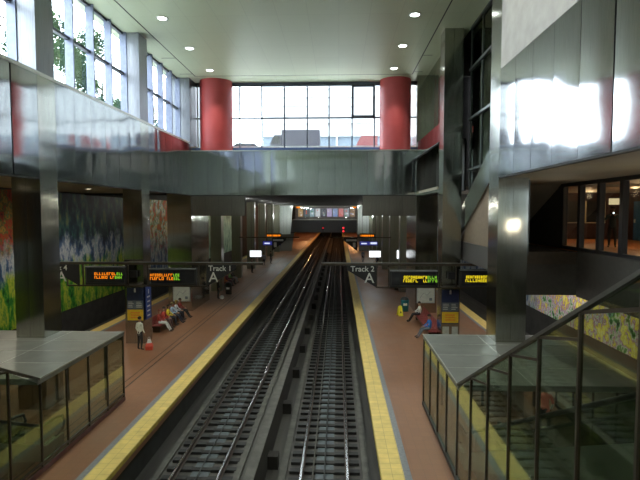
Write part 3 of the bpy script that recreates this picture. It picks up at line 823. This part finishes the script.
for side, x in (('left', XL-.75), ('right', XR+.72)):
    t = thing('notice_board', 'pale map board on the %s corner pier, above the benches' % side, 'sign', (x, YE-.24, 0))
    MB().box(-.64, .64, -.05, 0, .72, 1.90).build('board_frame', 'frame', t)
    MB().box(-.58, .58, -.06, -.05, .78, 1.84).build('paper', 'notice', t)
    MB().box(-.64, .64, -.12, 0, 1.93, 2.02).build('board_lamp', 'pale_trim', t)
    m = MB(); zz = 1.2
    m.tube([(-.4, -.064, 1.1), (-.15, -.064, 1.45), (.1, -.064, 1.3), (.35, -.064, 1.55)], .012, 4); m.box(.25, .45, -.066, -.06, .9, 1.1); m.build('map_lines', 'greysign', t)

# far hanging signs and screens
def hang(x, y, z0, w, h, mat, label, name='hanging_sign', rows=0):
    t = thing(name, label, 'sign', (x, y, z0))
    MB().box(-w/2, w/2, 0, .15, 0, h).build('housing', 'black', t)
    e = .04
    MB().box(-w/2+e, w/2-e, -.02, 0, e, h-e).build('face', mat if not rows else 'black', t)
    if rows:
        m = MB(); x_ = -w/2+.1
        while x_ < w/2-.2:
            q = random.uniform(.1, .22); m.box(x_, x_+q, -.035, -.02, h*.3, h*.72); x_ += q+.06
        m.build('lettering', mat, t)
    for s in (-1, 1): MB().tube([(s*w*.35, .07, h), (s*w*.35, .07, 8.45-z0)], .02, 6).build('hanger', 'bronze', t)
    return t
Y7 = 70
def p7(u, Y): return (u-338.5)/500*Y
for side in ('left', 'right'):
    f = (lambda x: x) if side == 'right' else mx
    hang(f(4.05), Y7, 3.6, 2.1, .6, 'led_o', 'far hanging departure board with orange text over the %s platform' % side, 'departure_board', 1)
    t = hang(f(4.1), Y7-2, 2.65, 2.5, .6, 'bluesign', 'lit blue and white sign under the far orange board, %s platform' % side)
    MB().box(-1.0, -.25, -.035, -.02, .2, .36).box(.2, 1.1, -.035, -.02, .2, .45).build('lettering', 'whitesign', t)
    hang(f(3.9), 53.5, 2.35, 1.3, .75, 'screen', 'bright white hanging screen over the %s platform' % side, 'display_screen')
    s_ = 1 if side == 'right' else -1
    t = thing('track_sign', 'dark triangular far track sign on a thin rail over the %s platform edge' % side, 'sign', (f(2.0), 52.6, 3.1))
    poly = [(-1.5*s_, 1.40), (-1.5*s_, 1.15), (0, .0), (0, 1.40)]
    if s_ < 0: poly = poly[::-1]
    MB().prism_y(poly, 0, .1).build('sign_panel', 'black', t)
    q = sorted((-1.2*s_, -.1*s_)); MB().box(q[0], q[1], -.03, 0, 1.05, 1.25).build('lettering', 'letter', t)
    MB().box(-.35*s_-.14, -.35*s_+.14, -.03, 0, .4, .9).build('letter_a', 'letter', t)
    q = sorted((-2.9*s_, 3.5*s_)); MB().box(q[0], q[1], 0, .1, 1.38, 1.5).build('top_rail', 'bronze', t)
    MB().tube([(0, .05, 1.5), (0, .05, 5.35)], .03, 6).build('hanger', 'bronze', t)
# lit advert column edge
tag(MB().box(6.3, 6.5, 53.92, 54.0, 2.2, 3.1).build('lit_strip', 'screen'), 'narrow white lit strip at the third right column', 'light')
t = thing('lit_notice', 'small pale lit notice right of the narrow lit strip', 'sign', (8.4, 53.5, 0)); MB().box(-.5, .5, 0, .06, 2.2, 3.0).build('face', 'black', t); MB().box(-.4, -.1, -.01, 0, 2.3, 2.9).box(.05, .3, -.01, 0, 2.3, 2.8).build('lettering', 'whitesign', t); MB().box(-.03, .03, .0, .06, 0, 2.2).build('post', 'bronze', t)

# ------------------------------------------------------------------ benches, bins, bag
def bench(x, y0, y1, face, label, name='platform_bench'):
    t = thing(name, label, 'bench', (x, y0, 0), 0)
    n = int((y1-y0)/.62); s = face
    MB().box(-.28, .28, .1, n*.62-.1, .30, .37).build('bench_frame', 'bronze', t)
    for i in range(n):
        y = i*.62
        MB().add(*curved_seat(y+.03, y+.59, s)).build('seat', 'bench', t)
    for k in range(max(2, n//3)):
        y = .3+k*(n*.62-.6)/max(1, max(2, n//3)-1)
        MB().box(-.22, .22, y-.04, y+.04, 0, .30).build('leg', 'bronze', t)
    return t
def curved_seat(y0, y1, s):
    prof = [(.30, .43), (.26, .46), (.0, .43), (-.20, .43), (-.27, .50), (-.31, .70), (-.34, .88)]
    vs = []; n = len(prof)
    for y in (y0, y1):
        for a, z in prof: vs.append((a*s, y, z))
        for a, z in prof: vs.append((a*s-.012*s, y, z-.035))
    fs = []
    for i in range(n-1):
        fs += [(i, i+1, 2*n+i+1, 2*n+i), (n+i, 3*n+i, 3*n+i+1, n+i+1), (i, n+i, n+i+1, i+1), (2*n+i, 2*n+i+1, 3*n+i+1, 3*n+i)]
    fs += [(0, 2*n, 3*n, n), (n-1, 2*n-1, 4*n-1, 3*n-1)]
    return vs, fs
bench(5.42, 28.2, 34.0, -1, 'row of dark red seats on the right platform, two people on it')
bench(-10.95, 29.1, 34.4, 1, 'row of dark red seats on the left platform, full of seated people')
bench(-10.95, 46.2, 52.0, 1, 'farther row of seats on the left platform beyond the end wall')
bench(5.45, 46.2, 52.0, -1, 'farther row of seats on the right platform, beyond the end wall')
def bin_(loc, label, col='teal'):
    t = thing('litter_bin', label, 'bin', loc)
    MB().lathe(0, 0, [(.0, 0), (.26, .0), (.30, .75), (.31, .78), (.31, .85), (.0, .85)], 20).build('bin_body', col, t)
    MB().lathe(0, 0, [(.31, .85), (.24, 1.0), (.10, 1.05), (.0, 1.05)], 20).build('lid', 'rubber', t)
    MB().box(-.14, .14, -.29, -.27, .45, .62).build('label_plate', 'letter', t)
bin_((4.85, 36.4, 0), 'teal litter bin behind the yellow wet floor sign')
bin_((mx(4.65), 43.5, 0), 'dark litter bin on the left platform beyond the map board', 'dark')
t = thing('wet_floor_sign', 'yellow folding wet floor sign standing in front of the teal bin', 'floor sign', (4.3, 34.8, 0), .25)
for s in (-1, 1):
    m = MB(); m.add([(-.17, s*.20, 0), (.17, s*.20, 0), (.12, s*.02, .66), (-.12, s*.02, .66), (-.17, s*.22, 0), (.17, s*.22, 0), (.12, s*.04, .66), (-.12, s*.04, .66)], [(0,1,2,3),(4,7,6,5),(0,4,5,1),(3,2,6,7),(0,3,7,4),(1,5,6,2)]); m.build('sign_leaf', 'wetyellow', t)
MB().tube([(-.10, 0, .66), (0, 0, .72), (.10, 0, .66)], .015, 6).build('handle', 'wetyellow', t)
MB().add([(-.07, -.192, .2), (.07, -.192, .2), (0, -.15, .38)], [(0, 1, 2)]).build('warning_mark', 'black', t)
t = thing('carrier_bag', 'red and white carrier bag on the floor beside the standing person in white', 'bag', (-9.93, 25.6, 0), .2)
MB().add([(-.17, -.12, 0), (.17, -.12, 0), (.17, .12, 0), (-.17, .12, 0), (-.20, -.13, .2), (.20, -.14, .2), (.19, .13, .2), (-.20, .14, .2), (-.13, -.03, .40), (.14, -.03, .38), (.13, .03, .38), (-.13, .03, .40)],
         [(3,2,1,0),(0,1,5,4),(1,2,6,5),(2,3,7,6),(3,0,4,7),(4,5,9,8),(5,6,10,9),(6,7,11,10),(7,4,8,11),(8,9,10,11)]).build('bag_body', 'bagred', t)
MB().add([(-.12, -.05, .36), (.12, -.05, .36), (.05, -.03, .58), (-.07, -.03, .56), (-.12, .05, .36), (.12, .05, .36), (.05, .03, .58), (-.07, .03, .56)], [(0,1,2,3),(4,7,6,5),(0,4,5,1),(3,2,6,7),(0,3,7,4),(1,5,6,2)]).build('white_lining', 'white', t)
MB().tube([(-.08, 0, .56), (-.05, 0, .66), (.03, 0, .67), (.06, 0, .56)], .01, 6).build('handle', 'white', t)

# ------------------------------------------------------------------ people
# joints: name -> (x, y, z, radius); person faces -y; bones with a region each
def rig(pose):
    J = {}
    def j(n, x, y, z, r, r2=None): J[n] = (Vector((x, y, z)), (r, r2 or r))
    if pose in ('stand', 'photo', 'walk'):
        j('pelvis', 0, .01, .95, .15, .115); j('waist', 0, 0, 1.10, .135, .10); j('chest', 0, 0, 1.30, .16, .11); j('neckb', 0, .01, 1.46, .075, .07); j('neck', 0, 0, 1.53, .055)
        j('head0', 0, -.01, 1.60, .075, .08); j('head1', 0, -.01, 1.68, .078, .095); j('head2', 0, 0, 1.74, .055, .065)
        st = .16 if pose == 'walk' else 0
        for s, k in ((-1, 'l'), (1, 'r')):
            f = st*s
            j(k+'hip', s*.09, 0, .88, .098); j(k+'knee', s*.11, -f*.5-.02, .49, .062); j(k+'calf', s*.11, f*.1+.0, .36, .058)
            j(k+'ankle', s*.12, f+.03, .09, .038); j(k+'toe', s*.14, f-.13, .04, .038)
            j(k+'sho', s*.175, .01, 1.42, .062)
            if pose == 'photo':
                j(k+'elb', s*.27, -.16, 1.20, .045); j(k+'wri', s*.09, -.36, 1.38, .030); j(k+'palm', s*.06, -.38, 1.44, .030)
            else:
                j(k+'elb', s*.24, .03, 1.14, .045); j(k+'wri', s*.24, -.10, .92, .030); j(k+'palm', s*.235, -.13, .85, .030)
    else:
        j('pelvis', 0, .0, .56, .155, .13); j('waist', 0, .02, .70, .135, .11); j('chest', 0, .0, .90, .16, .115); j('neckb', 0, -.02, 1.05, .075, .07); j('neck', 0, -.04, 1.11, .055)
        j('head0', 0, -.06, 1.18, .075, .08); j('head1', 0, -.06, 1.26, .078, .095); j('head2', 0, -.05, 1.32, .055, .065)
        for s, k in ((-1, 'l'), (1, 'r')):
            fx = -.06 if pose == 'sit' else -.22
            j(k+'hip', s*.10, -.06, .54, .10); j(k+'knee', s*.14, -.46, .53, .065); j(k+'calf', s*.14, -.46+fx*.3, .38, .058)
            j(k+'ankle', s*.14, -.48+fx, .09, .038); j(k+'toe', s*.16, -.64+fx, .045, .038)
            j(k+'sho', s*.175, -.01, 1.01, .062); j(k+'elb', s*.25, -.10, .78, .045); j(k+'wri', s*.12, -.33, .68, .030); j(k+'palm', s*.09, -.40, .665, .030)
    bones = [('pelvis', 'waist', 1), ('waist', 'chest', 1), ('chest', 'neckb', 1), ('neckb', 'neck', 0), ('neck', 'head0', 0), ('head0', 'head1', 0), ('head1', 'head2', 0)]
    for k in 'lr':
        bones += [('pelvis', k+'hip', 2), (k+'hip', k+'knee', 2), (k+'knee', k+'calf', 2), (k+'calf', k+'ankle', 2), (k+'ankle', k+'toe', 3),
                  ('chest', k+'sho', 1), (k+'sho', k+'elb', 1), (k+'elb', k+'wri', 4), (k+'wri', k+'palm', 0)]
    # fingers
    for s, k in ((-1, 'l'), (1, 'r')):
        P = J[k+'palm'][0]; W = J[k+'wri'][0]; d = (P-W).normalized()
        side = Vector((s, 0, 0)) - d*d.dot(Vector((s, 0, 0))); side.normalize(); curl = side.cross(d)*s
        if curl.y > 0 and pose == 'photo': curl = -curl
        for i, (o, ln) in enumerate(((-.028, .075), (-.010, .085), (.009, .08), (.027, .062))):
            a = P + side*o + d*.035; b_ = a + d*ln*.55 + curl*.008; c_ = b_ + d*ln*.40 + curl*.03
            J['%sf%da' % (k, i)] = (a, (.0105,)*2); J['%sf%db' % (k, i)] = (b_, (.0095,)*2); J['%sf%dc' % (k, i)] = (c_, (.008,)*2)
            bones += [(k+'palm', '%sf%da' % (k, i), 0), ('%sf%da' % (k, i), '%sf%db' % (k, i), 0), ('%sf%db' % (k, i), '%sf%dc' % (k, i), 0)]
        a = P - side*.040 + d*.0; b_ = a - side*.012 + d*.035
        J[k+'t0'] = (a, (.0115,)*2); J[k+'t1'] = (b_, (.0095,)*2)
        bones += [(k+'palm', k+'t0', 0), (k+'t0', k+'t1', 0)]
    return J, bones
RIGS = {}
def body_mesh(pose):
    if pose in RIGS: return RIGS[pose]
    J, bones = rig(pose); names = list(J)
    me = D.meshes.new('skeleton'); me.from_pydata([J[n][0] for n in names], [(names.index(a), names.index(b)) for a, b, _ in bones], [])
    o = D.objects.new('skeleton', me); COL.objects.link(o)
    md = o.modifiers.new('skin', 'SKIN'); md.use_smooth_shade = True; md.branch_smoothing = .3
    for i, n in enumerate(names):
        sv = me.skin_vertices[0].data[i]; sv.radius = J[n][1]; sv.use_root = (n == 'pelvis')
    o.modifiers.new('sub', 'SUBSURF').levels = 1
    dg = bpy.context.evaluated_depsgraph_get(); dg.update()
    ev = D.meshes.new_from_object(o.evaluated_get(dg))
    D.objects.remove(o)
    # head details joined to the body surface: nose, ears
    reg = []
    for p in ev.polygons:
        c = p.center; best = None
        for a, b, r in bones:
            A, Bv = J[a][0], J[b][0]; t = max(0, min(1, (c-A).dot(Bv-A)/max(1e-6, (Bv-A).length_squared)))
            dd = (c-(A+(Bv-A)*t)).length/((J[a][1][0]*(1-t)+J[b][1][0]*t))
            if best is None or dd < best[0]: best = (dd, r)
        reg.append(best[1])
    RIGS[pose] = (ev, reg, J); return RIGS[pose]
SK = {}
def cmat(col, nm='cloth'):
    k = (nm,)+tuple(col)
    if k not in SK: SK[k] = plain(nm, col, .8)
    return SK[k]
def person(loc, face, pose, shirt, legs, label, skin=(.32, .18, .12), hair=(.02, .015, .01), sleeve=None, shoe=(.03, .03, .03), scale=1., group=None, longhair=False):
    ev, reg, J = body_mesh(pose)
    me = ev.copy(); me.materials.clear()
    cols = [cmat(skin, 'skin'), cmat(shirt, 'shirt'), cmat(legs, 'trousers'), cmat(shoe, 'shoe'), cmat(sleeve or shirt, 'sleeve' if sleeve else 'shirt')]
    for m in cols: me.materials.append(m)
    me.polygons.foreach_set('material_index', reg); me.update()
    o = D.objects.new('person', me); COL.objects.link(o); o.location = loc; o.rotation_euler = (0, 0, face); o.scale = (scale,)*3
    tag(o, label, 'person', group)
    H = J['head1'][0]
    h = MB().ell(H+Vector((0, .018, .035)), (.088, .100, .085), 14)
    if longhair: h.ell(H+Vector((0, .06, -.07)), (.085, .05, .13), 12)
    h.build('hair', cmat(hair, 'hair'), o)
    f = MB().ell(H+Vector((0, -.100, -.02)), (.014, .022, .026), 8)
    for s in (-1, 1): f.ell(H+Vector((s*.083, 0, -.015)), (.012, .022, .032), 8)
    f.build('nose_and_ears', cmat(skin, 'skin'), o)
    e = MB()
    for s in (-1, 1): e.ell(H+Vector((s*.032, -.090, .012)), (.012, .008, .007), 8)
    e.build('eyes', 'black', o)
    MB().ell(H+Vector((0, -.089, -.062)), (.026, .008, .007), 8).build('mouth', cmat((.25, .07, .06), 'lips'), o)
    return o
# facing: 0 -> looks to -y (towards camera); +pi/2 turns -y to +x
TOX = PI/2; TOMX = -PI/2
person((-10.38, 25.5, 0), PI*.85, 'stand', (.62, .64, .55), (.03, .03, .035), 'standing person in a white shirt and dark trousers by the second left column', scale=1.0)
bx = -10.9
LS = [((.35, .04, .03), (.70, .70, .68), (.16, .04, .03), 'seated person in dark red with white trousers, nearest on the full left bench', 'sitf'),
      ((.48, .06, .04), (.10, .05, .05), (.02, .015, .01), 'seated person in a red top, second from the near end of the full left bench', 'sit'),
      ((.78, .62, .04), (.04, .04, .05), (.02, .015, .01), 'seated person in a yellow top in the middle of the full left bench', 'sit'),
      ((.42, .55, .70), (.03, .03, .05), (.25, .20, .08), 'seated person in a light blue shirt and dark trousers on the full left bench', 'sitf'),
      ((.55, .58, .62), (.02, .02, .03), (.30, .24, .06), 'seated person in a pale grey shirt near the far end of the full left bench', 'sit'),
      ((.22, .03, .025), (.02, .02, .02), (.02, .015, .01), 'seated person in maroon at the far end of the full left bench', 'sitf')]
for i, (sh, lg, hr, lab, po) in enumerate(LS):
    person((bx, 29.7+i*.78, -.02), TOX+random.uniform(-.15, .15), po, sh, lg, lab, hair=hr, longhair=(i % 2 == 0))
FS = [((.60, .20, .04), (.25, .06, .03), 'seated person in orange on the farther left seats'), ((.16, .03, .05), (.05, .02, .03), 'seated person in dark maroon, second on the farther left seats'),
      ((.15, .30, .10), (.03, .03, .03), 'seated person in green on the farther left seats'), ((.03, .03, .03), (.45, .45, .45), 'seated person in black with pale trousers on the farther left seats')]
for i, (sh, lg, lab) in enumerate(FS):
    person((bx, 46.9+i*1.24, -.02), TOX, 'sit', sh, lg, lab)
person((-10.0, 41.0, 0), TOX, 'stand', (.02, .02, .02), (.02, .02, .02), 'standing person in black with a white bag near the corner pier on the left platform')
t = thing('shoulder_bag', 'small white bag on the floor beside the person in black', 'bag', (-9.65, 40.8, 0)); MB().ell((0, 0, .17), (.2, .12, .17), 10).build('bag_body', 'white', t); MB().tube([(-.12, 0, .28), (0, 0, .45), (.12, 0, .28)], .012, 6).build('strap', 'black', t)
person((5.38, 32.9, -.02), TOMX, 'sitf', (.62, .62, .58), (.03, .025, .025), 'seated person in a white shirt at the far end of the right bench')
person((5.28, 28.75, -.02), TOMX+.1, 'sitf', (.03, .16, .50), (.12, .14, .17), 'seated person in a blue jacket at the near end of the right bench')
person((3.5, 71.5, 0), .4, 'walk', (.16, .20, .28), (.03, .035, .05), 'person in grey-blue standing far down the right platform')
person((5.0, 64.5, 0), -.9, 'stand', (.03, .03, .04), (.03, .03, .03), 'person in dark clothes on the right platform beneath the white screen')
person((-10.0, 66.5, 0), .5, 'stand', (.25, .26, .30), (.03, .03, .04), 'person in a grey top far down the left platform')
person((-9.4, 69.0, 0), 1.2, 'walk', (.03, .03, .03), (.05, .05, .06), 'person in black walking far down the left platform')
person((-10.2, 58.5, 0), 2.2, 'stand', (.10, .05, .05), (.02, .02, .02), 'person in brown beneath the left white screen')
person((6.6, 15.9, 0), PI, 'walk', (.55, .16, .14), (.03, .03, .04), 'person in a red and white top seen through the glass of the right enclosure', sleeve=(.6, .6, .6))
p = person((11.8, 22.0, 5.70), -.5, 'photo', (.03, .05, .05), (.02, .02, .02), 'person in black photographing with a phone behind the corridor glass', longhair=True)
t = thing('phone', 'bright phone held up by the person behind the corridor glass', 'phone', (11.8, 22.0, 5.70), -.5)
MB().box(-.075, .075, -.425, -.415, 1.44, 1.53).build('phone_body', 'black', t); MB().ell((.03, -.43, 1.50), (.03, .012, .03), 8).build('phone_light', 'flash', t)

# ------------------------------------------------------------------ lamps
def downlight(loc, label, r=.26, mat='lamp', group=None):
    t = thing('ceiling_downlight', label, 'ceiling light', loc, 0, group)
    MB().lathe(0, 0, [(r*.85, -.03), (r*1.12, -.035), (r*1.15, .0), (r*.8, .0)], 24).build('trim_ring', 'pale_trim', t)
    MB().lathe(0, 0, [(0.001, -.03), (r*.85, -.03), (r*.85, .0)], 24).build('lens', mat, t)
YD = [34.0, 29.45, 24.9, 20.3, 15.7, 11.1, 6.5]
for nm, x in (('left', -8.7), ('right', 3.67)):
    for i, y in enumerate(YD):
        lab = 'round downlight in the high ceiling, %s in the %s row counting from the end window' % (ordn[i], nm)
        if i < 5: downlight((x, y, ZC), lab)
        spot((x, y, ZC-.08), 620, (.93, 1, .90), 105, .2)
k = 0
for y in (12.3, 17.8, 23.3, 28.8, 34.3, 39.8):
    downlight((-14.6, y, 8.6), 'small downlight over the left outer aisle, %s from the near end' % ordn[k], .16, 'lamp_warm'); k += 1
    spot((-15.3, y, 8.52), 330, (1, .92, .76), 150, .15)
    if y > 22: spot((11.3, y, 8.42), 150, (1, .9, .72), 150, .15)
k = 0
for y in (47, 56, 65, 74, 83, 92):
    for x in (-8.6, 3.6): point((x, y, 8.2), 50, (.95, .97, .9))
    for x in (-15.5, 10.6): point((x, y, 8.1), 70, (.95, .95, .8))
for y in (108, 120, 132, 145, 160):
    for x in (-9, 4): point((x, y, 7.5), 420, (1, .45, .18))
for i, y in enumerate((9.5, 14, 18.5)):
    point((13.2, y, 8.0), 30, (1, .66, .34))
for i, y in enumerate((22.5, 26.5)):
    downlight((13.0, y, 8.3), 'warm corridor downlight, %s from the near end of the lit corridor' % ordn[i], .14, 'lamp_warm'); point((13.0, y, 8.05), 45, (1, .66, .34))
for y in (24.5, 28.5, 32.5): spot((11.6, y, 5.25 if y < 30 else 7.), 260, (1, .95, .85), 140, .15, (0, math.radians(-35), 0))  # unseen spots added to brighten the right mural
for x in (-14, -8, 3, 9): point((x, -3, 4.8), 160, (.95, 1, .85))  # fill lights added behind the viewer to brighten what the columns reflect
# unseen fill lights added inside the enclosures to lighten the glass
for x in (5.65, mx(5.65)):
    point((x, 14.4, 2.3), 32, (.9, 1, .8)); point((x, 17.2, 2.3), 32, (.9, 1, .8))
# bridge interior
for x in (-7, -2.5, 2): point((x, 103, 8.0), 60, (1, .95, .9))
for x in (-10, 5): point((x, 84, 6.5), 260, (.92, 1, .95))  # fill lights added in front of the bridge to brighten the far stairs

# ------------------------------------------------------------------ outside: street, trees, building
struct('floor', B(-90, -12.3, -40, 120, 10.6, 10.8), 'paving')
struct('floor', B(-60, 60, 39.5, 62, 12.2, 12.4), 'paving')
def tree(x, y, h, label, seed, cr=3.2, nl=1500):
    random.seed(seed)
    t = thing('street_tree', label, 'tree', (x, y, 10.8))
    m = MB(); m.tube([(0, 0, 0), (.1, .05, h*.35), (.0, .2, h*.6), (.1, .1, h*.9)], [.17, .13, .09, .03], 8)
    brs = []
    for i in range(9):
        a = random.uniform(0, 2*PI); z = h*random.uniform(.12, .8); r = cr*random.uniform(.5, .9)
        e = Vector((math.cos(a)*r, math.sin(a)*r, z+random.uniform(.3, 1.4))); brs.append(e)
        m.tube([(0, .1, z), e*.5+Vector((0, 0, z*.5)), e], [.06, .04, .015], 6)
    m.build('trunk', 'bark', t)
    lm = MB(); nl = int(nl*4.5)
    cl = [(e+Vector((random.uniform(-.6, .6), random.uniform(-.6, .6), random.uniform(-.5, .6))), random.uniform(.5, 1.1)) for e in brs for _ in range(4)]
    for i in range(nl):
        c, r = random.choice(cl)
        d_ = Vector((random.gauss(0, 1), random.gauss(0, 1), random.gauss(0, 1))).normalized()*r*random.random()**.5
        p_ = c+d_; s = random.uniform(.07, .15)
        u_ = Vector((random.gauss(0, 1), random.gauss(0, 1), random.gauss(0, 1))).normalized(); w_ = u_.orthogonal().normalized()
        lm.add([p_-u_*s, p_+w_*s*.5, p_+u_*s, p_-w_*s*.5], [(0, 1, 2, 3)])
    lm.build('foliage', 'leaf', t)
tree(-18.6, 26.5, 9.2, 'leafy tree outside the nearest left window, partly cut by the frame', 1, 3.4, 1500)
tree(-18.4, 33.5, 9.0, 'leafy tree outside the left windows, just past the nearest column', 2, 3.6, 2000)
tree(-18.8, 39.5, 8.6, 'second leafy tree outside the left windows', 3, 3.4, 1700)
tree(-19.5, 46.5, 8.0, 'smaller tree outside the far left window bay', 4, 2.8, 900)
# building opposite the end window
bd = thing('white_building', 'white building with ribbed courses seen through the end window', 'building', (13.5, 56, 12.4))
MB().box(-22, 22, 0, 4, 3.2, 13).build('facade', 'facade', bd)
for k in range(5): MB().box(-22, 22, -.25, 0, 4.6+k*.95, 4.70+k*.95).build('ledge', 'facade', bd)
MB().box(-22, 22, .3, 4, 0, 3.2).build('ground_floor', 'facade_blue', bd)
for k in range(9): MB().box(-20+k*3.1, -19.8+k*3.1, .15, .3, 0, 3.2).build('pier', 'facade', bd)
tr = thing('box_truck', 'dark box truck parked outside the end window', 'truck', (-3.6, 47.5, 12.4))
MB().box(-1.8, 1.8, 0, 2.2, .55, 2.55).build('cargo_box', 'truck', tr)
MB().prism_y([(-2.9, .45), (-1.85, .45), (-1.85, 2.1), (-2.5, 2.1), (-2.9, 1.3)], .1, 2.1).build('cab', 'truck', tr)
MB().prism_y([(-2.8, 1.3), (-2.0, 1.3), (-2.0, 1.95), (-2.5, 1.95)], .08, .1).build('side_window', 'black', tr)
for x in (-2.3, .9): 
    for y in (.05, 1.9): MB().tube([(x, y, .42), (x, y+.25, .42)], .42, 20).build('wheel', 'rubber', tr)
cr = thing('parked_car', 'pale blue-grey car parked left of the truck outside the end window', 'car', (-8.9, 48.2, 12.4))
MB().prism_y([(-2.1, .3), (2.1, .3), (2.15, .85), (1.4, .95), (.8, 1.45), (-.9, 1.45), (-1.6, .98), (-2.15, .9)], 0, 1.7).build('car_body', 'carpaint', cr)
MB().prism_y([(-1.4, .98), (1.15, .98), (.7, 1.37), (-.85, 1.37)], -.02, 0).build('side_window', 'black', cr)
for x in (-1.35, 1.35):
    for y in (-.02, 1.5): MB().tube([(x, y, .32), (x, y+.22, .32)], .32, 20).build('wheel', 'rubber', cr)
t = thing('red_van', 'dull red van glimpsed at the right end of the end window', 'van', (2.6, 47, 12.0))
MB().prism_y([(-.9, .75), (1.0, .75), (1.0, 2.3), (-.5, 2.3), (-.9, 1.6)], 0, 1.9).build('van_body', cmat((.16, .05, .055), 'van_red'), t)
for x in (-.5, .6): MB().tube([(x, -.03, .74), (x, .2, .74)], .34, 16).build('wheel', 'rubber', t)

# ------------------------------------------------------------------ world, camera
w = D.worlds.new('overcast_sky'); SC.world = w; w.use_nodes = True; nt = w.node_tree
bg = nt.nodes['Background']
tc = nt.nodes.new('ShaderNodeTexCoord'); sx = nt.nodes.new('ShaderNodeSeparateXYZ'); nt.links.new(tc.outputs['Generated'], sx.inputs[0])
rp = nt.nodes.new('ShaderNodeValToRGB'); nt.links.new(sx.outputs[2], rp.inputs[0])
rp.color_ramp.elements[0].position = 0; rp.color_ramp.elements[0].color = (.80, .88, 1, 1); rp.color_ramp.elements[1].position = .6; rp.color_ramp.elements[1].color = (.92, .96, 1, 1)
nt.links.new(rp.outputs[0], bg.inputs[0])
dt = nt.nodes.new('ShaderNodeVectorMath'); dt.operation = 'DOT_PRODUCT'; dt.inputs[1].default_value = Vector((-.80, .58, .15)).normalized()
nt.links.new(tc.outputs['Generated'], dt.inputs[0])
mr = nt.nodes.new('ShaderNodeMapRange'); nt.links.new(dt.outputs['Value'], mr.inputs[0])
for i_, v_ in enumerate((-.6, 1., 3.5, 13.)): mr.inputs[i_+1].default_value = v_
nt.links.new(mr.outputs[0], bg.inputs[1])
cam = D.cameras.new('camera'); co = D.objects.new('camera', cam); COL.objects.link(co); SC.camera = co
cam.sensor_width = 36; cam.lens = 36*500/640; cam.clip_start = .05; cam.clip_end = 500
co.location = (0, 0, EYE); co.rotation_euler = (PI/2-math.atan(28.3/500), 0, math.atan(18.5/500))
vs = SC.view_settings; vs.view_transform = 'Standard'; vs.look = 'None'; vs.exposure = 0.42; vs.gamma = 1; vs.use_curve_mapping = False
SC.cycles.max_bounces = 9; SC.cycles.diffuse_bounces = 5; SC.cycles.glossy_bounces = 6; SC.cycles.transparent_max_bounces = 12
SC.cycles.caustics_reflective = True; SC.cycles.caustics_refractive = False
SC.cycles.sample_clamp_indirect = 8.; SC.cycles.blur_glossy = .5
SC.cycles.use_denoising = True
